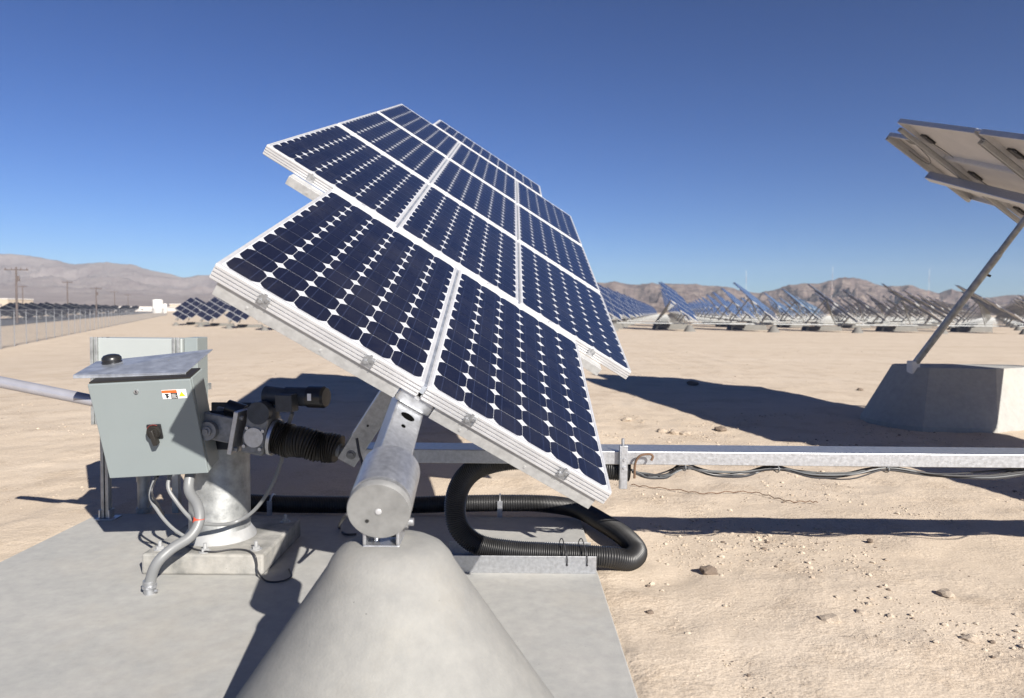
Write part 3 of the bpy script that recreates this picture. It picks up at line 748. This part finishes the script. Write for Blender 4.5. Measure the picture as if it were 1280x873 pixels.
# ------------------------------------------------------------------ control box
s_ = .475/.48
BX = Vector((.998,.020,.060)); BZ = Vector((-.052,-.261,.964)); BX.normalize(); BY = BZ.cross(BX).normalized(); BZ = BX.cross(BY).normalized()
BO = Vector((-1.965*s_, 3.464*s_, H + (.463-1.3)*s_)); BW, BD, BH = .475, .150, .487
bm = Matrix(((BX.x,BY.x,BZ.x,BO.x),(BX.y,BY.y,BZ.y,BO.y),(BX.z,BY.z,BZ.z,BO.z),(0,0,0,1)))
box = empty('control_box', None, bm); tag(box, 'grey metal control box with black rotary switch and warning label, leaning forward', 'control box')
b = MB(); b.box(0, BW, .022, BD, 0, BH); b.build('enclosure', 'paint', box, .004)
b = MB(); b.box(.010, BW-.004, .0165, .0225, .004, BH-.004); b.build('door_gasket', 'black', box)
b = MB(); b.box(0, BW, .0, .0165, 0, BH); door = b.build('door', 'paint', box, .004)
b = MB(); b.box(.004, BW-.004, .010, BD-.01, BH, BH+.008); b.build('top_seal', 'black', box, .002)
b = MB(); b.tube([(.218, .001, .440), (.218, -.006, .440)], .0105, 20); lk = b.build('door_lock', 'galv', door)
b = MB(); b.box(.216, .220, -.0075, -.0055, .433, .447); b.build('key_slot', 'ink', lk)
sw = Vector((.266, 0, .236)); b = MB(); b.box(sw.x-.034, sw.x+.034, -.008, 0, sw.z-.037, sw.z+.037); hs = b.build('rotary_switch', 'plastic', door, .006)
b = MB(); b.tube([(sw.x, -.008, sw.z), (sw.x, -.026, sw.z)], .031, 28); b.tube([(sw.x, -.026, sw.z), (sw.x, -.034, sw.z)], .026, 24)
b.box(-.011, .011, -.046, -.012, -.058, .020, 0, Matrix.Translation((sw.x, 0, sw.z)) @ Matrix.Rotation(R(-8), 4, 'Y')); b.build('switch_handle', 'black', hs, .004)
b = MB(); b.tube([(sw.x + .036*math.cos(a), -.0095, sw.z + .036*math.sin(a)) for a in np.linspace(R(60), R(150), 9)], .0022, 6); b.build('switch_mark', 'dullred', hs)
# label: orange heading, pictogram, text block, yellow triangle
L0, Lz = .334, .434
b = MB(); b.box(L0, L0+.112, -.0018, 0, Lz-.038, Lz+.006); lab = b.build('warning_label', 'paper', door)
b = MB(); b.box(L0+.001, L0+.070, -.0030, -.0019, Lz-.008, Lz+.005); b.build('label_heading', 'orange', lab)
b = MB(); b.box(L0+.040, L0+.070, -.0030, -.0019, Lz-.037, Lz-.0085); b.build('label_panel', 'ink', lab)
b = MB(); b.box(L0+.012, L0+.030, -.0030, -.0019, Lz-.018, Lz-.012); b.box(L0+.017, L0+.026, -.0030, -.0019, Lz-.034, Lz-.0182); b.box(L0+.026, L0+.031, -.0030, -.0019, Lz-.028, Lz-.023); b.build('label_pictogram', 'ink', lab)
b = MB(); b.add([(L0+.076,-.003,Lz-.028),(L0+.106,-.003,Lz-.028),(L0+.091,-.003,Lz-.004),(L0+.076,-.002,Lz-.028),(L0+.106,-.002,Lz-.028),(L0+.091,-.002,Lz-.004)], [(0,1,2),(3,5,4),(0,3,4,1),(1,4,5,2),(2,5,3,0)]); b.build('warning_triangle', 'yellow', lab)
b = MB()
for k in range(4): b.box(L0+.043, L0+.067-.004*(k%2), -.0040, -.0031, Lz-.034+k*.006, Lz-.0325+k*.006)
b.build('label_text_lines', 'paper', lab)
b = MB(); b.box(.05, .10, BD, BD+.12, .10, .13); b.box(.34, .39, BD, BD+.12, .10, .13); b.build('mounting_bracket', 'galv_dull', box)
# sun shield
FL, FR, BR_, BL = aty(91, 469, 3.36), aty(232, 466, 3.36), aty(266, 436.5, 3.74), aty(120, 452, 3.68)
b = MB(); nrm = (FR-FL).cross(BL-FL).normalized(); th_ = nrm*.005
b.add([FL, FR, BR_, BL, FL-th_, FR-th_, BR_-th_, BL-th_], [(0,1,2,3),(7,6,5,4),(0,4,5,1),(1,5,6,2),(2,6,7,3),(3,7,4,0)])
dn = Vector((0,0,-.012)); e = Vector((0,.004,0)); b.add([FL-th_, FR-th_, FR-th_+dn, FL-th_+dn, FL-th_+e, FR-th_+e, FR-th_+dn+e, FL-th_+dn+e], [(0,3,2,1),(4,5,6,7),(0,1,5,4),(1,2,6,5),(2,3,7,6),(3,0,4,7)])
sh = b.build('sun_shield', 'zinc', None, .0015); tag(sh, 'thin sheet of zinc mounted as a roof above the grey control box', 'sheet metal')
cs = (FL+FR+BR_+BL)/4 - th_
b = MB()
for t_ in (.3, .7):
    p = FL.lerp(FR, t_).lerp(BL.lerp(BR_, t_), .55) - th_; q = bm @ Vector((BW*t_, BD*.7, BH-.02)); b.bar(p, q, .03, .004, (0,1,0))
b.build('shield_post', 'galv_dull', sh)
dc = FL.lerp(FR, .28).lerp(BL.lerp(BR_, .16), .72); axd = nrm if nrm.z > 0 else -nrm; qd = axd.to_track_quat('Z','Y').to_matrix()
b = MB(); b.lathe([(.046,0),(.047,.010),(.043,.013),(.043,.016),(.046,.018),(.045,.030),(.036,.041),(.02,.046),(0,.047)], dc, 32, 0, qd); d_ = b.build('antenna_dome', 'plastic', None, sharp=50); tag(d_, 'small glossy black dome standing on the zinc sheet above the control box', 'dome')

# ------------------------------------------------------------------ conduits and wires at the box
fit = atz(187, 742, 0)
flex = smoothcurve([bm @ Vector((.362, .08, -.005)), aty(236, 612, 3.47), aty(247, 632, 3.41), aty(249, 652, 3.37), aty(238, 671, 3.33), aty(215, 686, 3.29), aty(197, 703, fit.y), aty(189, 722, fit.y), aty(187.5, 738, fit.y)], 10)
cd = empty('flexible_conduit', fit); tag(cd, 'thick grey flexible conduit bending from the control box down into the slab, red tape midway', 'conduit')
b = MB(); b.tube([p - fit for p in resample(flex, .02)], .0245, 18); b.build('hose', 'conduit', cd)
mid = aty(249, 650, 3.373) - fit; b = MB(); b.cyl(mid + Vector((0,0,.010)), mid - Vector((.004,0,.012)), .0256, 20); b.build('tape_band', 'red', cd)
b = MB(); b.cyl((0,0,0), (0,0,.028), .026, 20); b.tube([(0,0,.028), (0,0,.040)], .034, 8, smooth=False); b.cyl((0,0,.040), (0,0,.062), .029, 20); b.hexbolt((.03,-.01,.016), (1,0,0), .008, .012); b.build('floor_fitting', 'galv', cd, .002)
b = MB(); tp_ = bm @ Vector((.362,.08,0)) - fit; b.cyl(tp_ + Vector((0,0,.02)), tp_ - Vector((0,0,.022)), .033, 20); b.build('box_gland', 'plastic', cd)
def wire(name, pts, r, m, label, cat='cable', group='loose cables by the pedestal'):
    b = MB(); b.tube(resample(smoothcurve(pts, 10), .012), r, 10); o = b.build(name, m, None); return tag(o, label, cat, group)
wire('cable', [bm @ Vector((.20,.10,0)), aty(188, 618, 3.46), aty(198, 640, 3.45), aty(214, 659, 3.44), aty(231, 671, 3.44), aty(245, 679, 3.44)], .0085, 'conduit', 'pale thin cable hanging from the control box left of the taped conduit')
wire('cable', [bm @ Vector((.265,.10,0)), aty(210, 608, 3.49), aty(221, 628, 3.48), aty(236, 646, 3.46), aty(246, 653, 3.45), aty(275, 656, 3.54), aty(296, 652, 3.62), aty(318, 638, 3.62), aty(338, 610, 3.58), aty(352, 575, 3.58), aty(358, 540, 3.56), aty(366, 515, 3.47)], .0095, 'conduit', 'grey cable looping round the pedestal and rising to the jack motor')
wire('cable', [bm @ Vector((.215,.12,0)), aty(190, 612, 3.40), aty(198, 632, 3.45), aty(205, 645, 3.55)], .005, 'wire', 'thin black cable hanging straight down under the control box')
wire('cable', [atz(232, 681, .112), atz(245, 687, .112), atz(266, 690, .112), atz(290, 687, .112), atz(308, 688, .112), atz(318, 694, .110), aty(321, 704, 3.462), aty(322, 714, 3.455), atz(332, 726, .006), atz(350, 727, .006), atz(364, 721, .006), atz(361, 711, .006)], .0045, 'wire', 'thin black cable crossing the pedestal plate and curling onto the slab')
wire('cable', [atz(176, 668, .005), atz(182, 673, .005), atz(196, 681, .005), atz(206, 684, .006)], .005, 'wire', 'short black cable lying on the slab left of the pedestal plate')
wire('cable', [aty(446, 548, 3.40), aty(449, 566, 3.38), aty(453, 585, 3.35), aty(446, 625, 3.2), aty(428, 650, 3.1), atz(424, 660, .012), atz(432, 668, .012), atz(448, 668, .012)], .007, 'wire', 'black cable hanging from the lever arm behind the bearing hub')
# steel conduit stub behind the box
b = MB(); q = atz(180, 640, 0); b.cyl((q.x, q.y, 0), (q.x, q.y, .62), .037, 24); b.cyl((q.x, q.y, .20), (q.x, q.y, .27), .042, 24); b.cyl((q.x, q.y, 0), (q.x, q.y, .03), .046, 24)
tag(b.build('steel_conduit', 'galv_dull', None, .003), 'upright steel conduit rising from the slab behind the control box', 'conduit')

# ------------------------------------------------------------------ rack and rear enclosure
RY = 4.42
rk = empty('equipment_rack', (-2.53, RY, 0)); tag(rk, 'pale grey enclosure on a slotted steel post at the back left corner of the slab', 'enclosure')
def RX(px): return aty(px, 500, RY).x + 2.53
zt = aty(185, 422, RY).z
b = MB(); x = RX(131); b.box(x-.024, x-.004, -.02, .02, 0, zt); b.box(x+.004, x+.024, -.02, .02, 0, zt); b.box(x-.004, x+.004, .005, .02, 0, zt); b.build('post', 'galv_dull', rk, .002)
b = MB(); b.box(x-.05, x+.07, -.05, .05, 0, .008); b.box(x-.034, x-.024, -.03, .03, .008, .06); b.box(x+.024, x+.034, -.03, .03, .008, .06); b.build('post_foot', 'galv', rk, .002)
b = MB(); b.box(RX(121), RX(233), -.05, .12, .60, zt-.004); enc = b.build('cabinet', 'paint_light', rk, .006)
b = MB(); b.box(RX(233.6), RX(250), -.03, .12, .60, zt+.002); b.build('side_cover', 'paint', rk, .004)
for p0, p1 in ((121, 124.5), (126.5, 130), (222, 225.5), (227.5, 231)):
    b = MB(); b.box(RX(p0), RX(p1), -.066, -.0505, .60, zt+.002); b.build('strut_channel', 'galv_dull', rk, .002)
b = MB(); b.box(RX(120), RX(250), .13, .17, .50, .54); b.box(RX(120), RX(250), .13, .17, .80, .84); x = RX(205); b.box(x-.02, x+.02, .13, .17, .0, .50); b.build('cross_rail', 'galv_dull', rk)

# ------------------------------------------------------------------ rocks and small stones
def rock_mesh(seed, flat=.6, sub=2):
    b = MB(); import bmesh
    bm_ = bmesh.new(); bmesh.ops.create_icosphere(bm_, subdivisions=sub, radius=1)
    for v in bm_.verts:
        k = 1 + .45*noise.noise(v.co*1.3 + Vector((seed*3.1, 0, 0))) + .22*noise.noise(v.co*3.2 + Vector((0, seed*1.7, 0)))
        v.co = v.co*k; v.co.z *= flat
    vs = [v.co.copy() for v in bm_.verts]; fs = [tuple(v.index for v in f.verts) for f in bm_.faces]; bm_.free()
    b.add(vs, fs, 0, False); return b
rocks = [(886,714,.055,'rock_dark','brown lump of rock on the sunny soil just right of the pipe loop'),(1181,743,.050,'rock','pale rock alone on the soil near the right edge'),(1037,777,.062,'rock','pale crumbly stone near the bottom of the soil, left of the flat white one'),(1076,767,.036,'rock','flat whitish stone near the bottom of the soil'),(784,525,.075,'rock','pale rock on the soil above the bracket of the drive beam'),(828,540,.075,'rock','leftmost pale stone of the cluster behind the drive beam'),(843,542,.095,'rock','middle pale stone of the cluster behind the drive beam'),(856,543,.07,'rock','rightmost pale stone of the cluster behind the drive beam'),(901,538,.095,'rock_dark','brown rock inside the edge of the big shadow behind the drive beam'),(866,481,.13,'rock_dark','dark rock at the far edge of the big shadow'),(1088,676,.026,'rock_dark','small dark stone below the long beam shadow'),(1125,598+160,.03,'rock_dark','small dark stone beside the pale rock at right'),(812,585+180,.022,'rock_dark','small dark stone near the right edge of the slab'),(1212,800,.04,'rock','pale stone near the bottom right corner'),(1075,488,.07,'rock_dark','dark stone left of the long foundation block')]
for i, (x, y, r_, m, lb) in enumerate(rocks):
    p = atz(x, y, -.02); o = rock_mesh(i+1, .62).build('rock', m, None); r_ *= .72; o.scale = (r_*1.15, r_, r_*.95); o.rotation_euler = (0, 0, i*1.7)
    o.location = (p.x, p.y, gz(p.x, p.y) + r_*.22); tag(o, lb, 'rock', 'loose rocks')
b = MB(); protos = [rock_mesh(40+k, .6, 1) for k in range(5)]
cnt = 0
while cnt < 9500:
    u_ = random.random()
    if u_ < .80: y = 1.5 + 8*random.random()**1.6; x = random.uniform(.46, .46 + .55*y + .6)
    elif u_ < .9: y = random.uniform(2.5, 12); x = -random.uniform(.42*y, .85*y)
    else: x, y = random.uniform(-9, 14), random.uniform(6, 26)
    if -2.72 < x < .47 and y < 4.62: continue
    cl_ = noise.noise((x*1.1, y*1.1, 9)) + .5*noise.noise((x*3.4, y*3.4, 4))
    if cl_ < random.uniform(-.15, .75): continue
    q = random.choice(protos); r_ = .0013 + .0030*random.random()**2 + .013*random.random()**14 + .0004*y; a = random.uniform(0, 6.28); ca_, sa_ = math.cos(a), math.sin(a)
    z = gz(x, y) + .02*noise.noise((x*.9, y*.9, 3)) + .012*noise.noise((x*3.1, y*3.1, 7)) + .008*noise.noise((x*8.3, y*8.3, 1))
    mi = 0 if random.random() < .72 else (1 if random.random() < .6 else 2)
    b.add([(x + r_*(v[0]*ca_ - v[1]*sa_), y + r_*(v[0]*sa_ + v[1]*ca_), z + r_*(v[2]*.9 + .2)) for v in q.v], q.f, mi); cnt += 1
tag(b.build('gravel', ['clod', 'rock', 'rock_dark'], None), 'scattered small stones and clods on the sandy soil', 'gravel', kind='stuff')
tw = [atz(x, y, -.008) for x, y in ((789, 606), (812, 609), (850, 613), (880, 617), (912, 615), (945, 616), (968, 622), (988, 627), (1010, 627), (1022, 628))]
b = MB(); b.tube([p + Vector((0,0,.006*math.sin(i*1.7))) for i, p in enumerate(smoothcurve(tw, 6))], .0035, 6); tag(b.build('dry_twig', 'twig', None), 'thin dry brown twig lying on the soil in front of the drive beam', 'twig')

# ------------------------------------------------------------------ distant tracker field
def far_panel_mesh():
    b = MB(); a, l = PW/2, PL/2
    b.box(-a, a, -l, l, -.05, 0, 0); b.add([(-a+.012,-l+.012,.003),(a-.012,-l+.012,.003),(a-.012,l-.012,.003),(-a+.012,l-.012,.003)], [(0,1,2,3)], 1)
    b.add([(-a+.02,-l+.02,-.053),(a-.02,-l+.02,-.053),(a-.02,l-.02,-.053),(-a+.02,l-.02,-.053)], [(3,2,1,0)], 2)
    return b
def far_support(b, inv):
    """struts and footings in tracker coordinates, from world offsets about its own T0"""
    pass
def far_tracker(detail, name='solar_tracker'):
    root = empty(name, None, Matrix(((VV.x,UU.x,NN.x,0),(VV.y,UU.y,NN.y,0),(VV.z,UU.z,NN.z,T0.z),(0,0,0,1))))
    inv = root.matrix_world.inverted()
    def loc(p): return inv @ Vector(p)
    fm = None; whole = MB()
    for x, y, rz in slots():
        if detail:
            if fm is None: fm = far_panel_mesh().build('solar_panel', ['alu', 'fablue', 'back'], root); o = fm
            else: o = fm.copy(); COL.objects.link(o); o.parent = root
            o.location = (x, y, 0); o.rotation_euler = (0, 0, rz)
        else:
            q = far_panel_mesh(); mx = Matrix.Translation((x, y, 0)) @ Matrix.Rotation(rz, 4, 'Z'); off = len(whole.v)
            whole.v += [tuple(mx @ Vector(v)) for v in q.v]; whole.f += [tuple(i+off for i in f) for f in q.f]; whole.m += q.m; whole.sm += q.sm
    def part(fn, nm, m):
        if detail: b = MB(); fn(b, 0); b.build(nm, m, root)
        else: fn(whole, {'galv_dull': 3, 'far_foot': 4}[m])
    part(lambda b, mi: b.box(-.055, .055, -.55, 7.2, -.225, -.115, mi), 'torque_tube', 'galv_dull')
    for r in range(1, 5):
        part(lambda b, mi, r=r: b.box(-1.1, 1.1, r*DU-.1, r*DU-.02, -.11, -.052, mi), 'support_rail', 'galv_dull')
    head = root.matrix_world @ Vector((0, 5.0, -.17))
    for sx in (-1.15, 1.25):
        part(lambda b, mi, sx=sx: b.cyl(loc((sx-.1, 5.75, .55)), loc(head), .05, 8, mi), 'support_strut', 'galv_dull')
    part(lambda b, mi: b.bar(loc((-.5, .95, .60)), loc(root.matrix_world @ Vector((0, .8, -.17))), .09, .08, (0,1,0), mi), 'lever_arm', 'galv_dull')
    def foot1(b, mi):
        n = 16; k = [(.5, -.3), (.42, 0), (.16, .40), (.0, .43)]
        vs = [loc((-.06 + r_*math.cos(2*math.pi*j/n), -.4 + r_*math.sin(2*math.pi*j/n), z_)) for r_, z_ in k for j in range(n)]
        b.add(vs, [(i*n+j, i*n+(j+1)%n, (i+1)*n+(j+1)%n, (i+1)*n+j) for i in range(3) for j in range(n)], mi, True)
    part(foot1, 'concrete_foot', 'far_foot')
    def foot2(b, mi):
        vs = [loc((sx*(1.6 if z_ < .3 else 1.4)+.05, 5.75 + sy*(.45 if z_ < .3 else .28), z_)) for z_ in (-.3, .36) for sx, sy in ((-1,-1),(1,-1),(1,1),(-1,1))]
        b.add(vs, [(0,3,2,1),(4,5,6,7),(0,1,5,4),(1,2,6,5),(2,3,7,6),(3,0,4,7)], mi)
    part(foot2, 'concrete_foot', 'far_foot')
    if not detail:
        for v_ in range(len(whole.sm)): whole.sm[v_] = False
        o = whole.build(name, ['alu', 'fablue', 'back', 'galv_dull', 'far_foot'], None); o.matrix_world = root.matrix_world.copy(); bpy.data.objects.remove(root); return o
    return root
ORD = ['first','second','third','fourth','fifth','sixth','seventh','eighth','ninth','tenth','eleventh','twelfth','thirteenth','fourteenth','fifteenth','sixteenth','seventeenth','eighteenth']
det = far_tracker(True); far = far_tracker(False)
used_d = used_f = False
TOTAL = 0
def place(o, x, y, dz): o.matrix_world = Matrix(((VV.x,UU.x,NN.x,x),(VV.y,UU.y,NN.y,y),(VV.z,UU.z,NN.z,T0.z+dz),(0,0,0,1)))
for j in range(17):
    y = 51 + 13*j; n = 0; xs_ = []
    for i in range(-6, 40):
        x = (12.65 + 5.95*i if i >= 0 else 7.2 + 5.95*(i+1)) + 2.8*j
        px = 640 + F*x/(y+3)
        if px < (735 if j < 2 else 720) or px > 1310: continue
        xs_.append(x)
    for x in xs_:
        if j < 2:
            if not used_d: o = det; used_d = True
            else: o = copy_tree(det)
        else:
            if not used_f: o = far; used_f = True
            else: o = far.copy(); COL.objects.link(o)
        place(o, x, y, random.uniform(-.04, .04)); TOTAL += 1
        if j < 2: tag(o, f'tilted solar tracker in the {["front","second"][j]} row of the distant field, {ORD[n]} from its left end', 'solar tracker', f'solar trackers in the {["front","second"][j]} row of the distant field')
        else: tag(o, f'small distant solar tracker standing in the {ORD[j]} row back of the right-hand field', 'solar tracker', f'solar trackers in the {ORD[j]} row of the distant field')
        n += 1
    if xs_:
        b = MB(); b.box(xs_[0]-3, xs_[-1]+8, y+.95, y+1.09, .50, .57); o = b.build('drive_beam', 'galv_dull')
        tag(o, f'long horizontal drive beam linking the {"front" if j == 0 else ORD[j]} row of distant trackers', 'beam', 'drive beams of the distant field')
# small group at left
for k, (px, d) in enumerate(((226, 92), (257, 86), (293, 80), (338, 74))):
    o = copy_tree(det); x = (px-640)/F*d - .4; place(o, x, d, -.93)
    tag(o, f'{ORD[k]} solar tracker from the left in the small group left of the foreground panels', 'solar tracker', 'small group of solar trackers at left')
# trackers beyond the fence, far left, their backlit shade painted into darker materials
for k, (px, d) in enumerate(((-10, 118), (12, 128), (30, 120), (48, 150), (64, 135), (76, 165), (90, 190), (104, 175), (118, 210), (132, 240), (146, 225), (160, 270))):
    o = far.copy(); COL.objects.link(o); x = (px-640)/F*d; place(o, x, d, -1.15 - .3)
    if k == 0:
        dm = far.data.copy(); dm.materials[0] = M_['galv_dull']; dm.materials[1] = M_['cell_shade']  # frames and cells swapped for darker colours to paint the backlit side
    o.data = dm
    o.matrix_world = o.matrix_world @ Matrix.Rotation(R(-12), 4, 'Y')
    tag(o, f'dark solar tracker beyond the chain link fence, {ORD[k]} from the left', 'solar tracker', 'solar trackers beyond the fence')

# ------------------------------------------------------------------ fence, road, poles, buildings, masts
f0, f1 = Vector((-19.6, 20.8, 0)), Vector((-112, 232, 0)); fd = (f1-f0); FLN = fd.length; fd.normalize()
fence = empty('chain_link_fence', (f0.x, f0.y, gz(f0.x, f0.y))); tag(fence, 'long chain link fence running away at the left along the road', 'fence')
FH = 2.05
b = MB(); s = 0.0; cell = .095; wr = .011
def fpt(s, z): p = f0 + fd*s; return Vector((p.x, p.y, gz(p.x, p.y) + z)) - fence.location
nrm_f = Vector((-fd.y, fd.x, 0))
while s < FLN:
    cl = cell if s < 45 else (cell*2 if s < 110 else cell*4); w_ = wr*(cl/cell)
    for sg in (1, -1):
        a = fpt(s, .03 if sg > 0 else FH); c = fpt(s + FH, FH if sg > 0 else .03)
        dv = fd*w_
        b.add([a-dv, a+dv, c+dv, c-dv], [(0,1,2,3)])
    s += cl*1.41
b.build('wire_mesh', 'fence', fence)
b = MB(); k = 0; s = 0
while s < FLN and k < 74:
    b = MB(); b.cyl(fpt(s, 0), fpt(s, FH+.04), .024, 8); b.build('fence_post', 'fence', fence); s += 3.05; k += 1
b = MB()
for q in range(0, int(FLN), 8): b.tube([fpt(q, FH), fpt(min(q+8, FLN), FH)], .021, 6)
b.build('top_rail', 'fence', fence)
# road beyond the fence
b = MB(); off = nrm_f if nrm_f.x < 0 else -nrm_f
vs = []
for s in np.linspace(-60, 420, 60):
    for o_ in (11, 24):
        p = f0 + fd*s + off*o_; vs.append((p.x, p.y, gz(p.x, p.y) + .02 + .012))
b.add(vs, [(2*i, 2*i+1, 2*i+3, 2*i+2) for i in range(59)]); tag(b.build('road', 'asphalt'), None, kind='structure')

def utility_pole(px, ytop, d, label, arm=2.6, extra=False):
    g0 = -.93; p = aty(px, ytop, d); root = empty('utility_pole', (p.x, d, g0)); h_ = p.z - g0
    b = MB(); b.cyl((0,0,0), (0,0,h_), .16, 10, 0, .10); b.build('pole', 'wood', root)
    b = MB(); b.box(-arm/2, arm/2, -.07, .07, h_-.45, h_-.30); c = b.build('crossarm', 'wood', root)
    b = MB()
    for q in (-.45, -.2, .2, .45): b.cyl((arm*q, 0, h_-.30), (arm*q, 0, h_-.10), .05, 8)
    b.build('insulator', 'wood', c)
    if extra: b = MB(); b.cyl((.30, 0, h_-1.9), (.30, 0, h_-1.2), .16, 12); b.build('transformer', 'wood', root)
    tag(root, label, 'utility pole', 'wooden utility poles'); return root
utility_pole(20, 334, 96, 'tallest wooden utility pole, nearest the left edge', 3.2, True)
utility_pole(28, 357, 190, 'thin utility pole just right of the tallest one', 2.2)
utility_pole(84, 351, 150, 'brown utility pole against the hills in the middle of the pole line', 2.2)
utility_pole(120, 359, 165, 'grey-topped utility pole second from the right of the nearer ones', 2.6, True)
utility_pole(143, 364, 260, 'faint distant utility pole left of the white tank', 3)
utility_pole(160, 368, 330, 'faintest distant utility pole nearest the white tank', 3)
def building(px0, px1, y0, y1, d, dep, label, m='bldg', name='building'):
    a, c = aty(px0, y0, d), aty(px1, y1, d); root = empty(name, (a.x, d, c.z)); wd = c.x-a.x; ht = a.z-c.z
    b = MB(); b.box(0, wd, 0, dep, -3, ht); wl = b.build('wall', m, root)
    b = MB(); b.box(-.3, wd+.3, -.3, dep+.3, ht+.01, ht+.35); b.build('roof', 'bldg', root)
    b = MB()
    k = max(1, int(wd//9))
    for i in range(min(k, 12)): b.box((i+.4)*wd/k, (i+.5)*wd/k, -.06, -.003, ht*.25, ht*.5)
    b.build('window', 'asphalt', wl)
    tag(root, label, 'building', 'distant buildings'); return root
building(58, 190, 383.2, 389, 420, 40, 'long low white building behind the far left trackers')
building(-6, 10, 374, 386, 380, 20, 'tan block building at the left edge behind the trackers', 'bldg_tan')
building(212, 228, 380.5, 388, 520, 18, 'small tan building just right of the white tank', 'bldg_tan')
# white storage tank
a, c = aty(191, 374.5, 330), aty(203, 389, 330); root = empty('storage_tank', ((a.x+c.x)/2, 330, c.z)); r_ = (c.x-a.x)/2; ht = a.z-c.z
b = MB(); b.lathe([(r_,-2),(r_,ht*.94),(r_*.9,ht*.98),(0,ht)], (0,0,0), 28); b.build('tank_shell', 'bldg', root)
b = MB(); b.lathe([(r_*.38,-2),(r_*.38,ht*.62),(0,ht*.66)], (r_*1.55, 0, 0), 16); b.build('side_tank', 'bldg', root); tag(root, 'short white storage tank left of the small tracker group', 'tank')
for px, yt, d in ((933, 338, 900), (1041, 333, 900), (1162, 336, 900)):
    p = aty(px, yt, d); root = empty('radio_mast', (p.x, d, -2)); h_ = p.z + 2
    for k in range(7):
        b = MB(); z0_, z1_ = h_*k/7, h_*(k+1)/7
        for q in range(3):
            a = q*2.094; b.cyl((.42*math.cos(a), .42*math.sin(a), z0_), (.42*math.cos(a), .42*math.sin(a), z1_), .05, 6)
        n_ = 5
        for t_ in range(n_):
            a, c = (t_ % 3)*2.094, ((t_+1) % 3)*2.094
            b.bar((.42*math.cos(a), .42*math.sin(a), z0_ + (z1_-z0_)*t_/n_), (.42*math.cos(c), .42*math.sin(c), z0_ + (z1_-z0_)*(t_+1)/n_), .045, .045)
        b.build('mast_section', 'mastred' if k % 2 else 'mastwhite', root)
    tag(root, 'thin red and white radio mast ' + {933: 'left of the highest mountain peak', 1041: 'in front of the highest mountain peak', 1162: 'right of the highest mountain peak'}[px], 'radio mast', 'radio masts')
print('trackers in field', TOTAL)
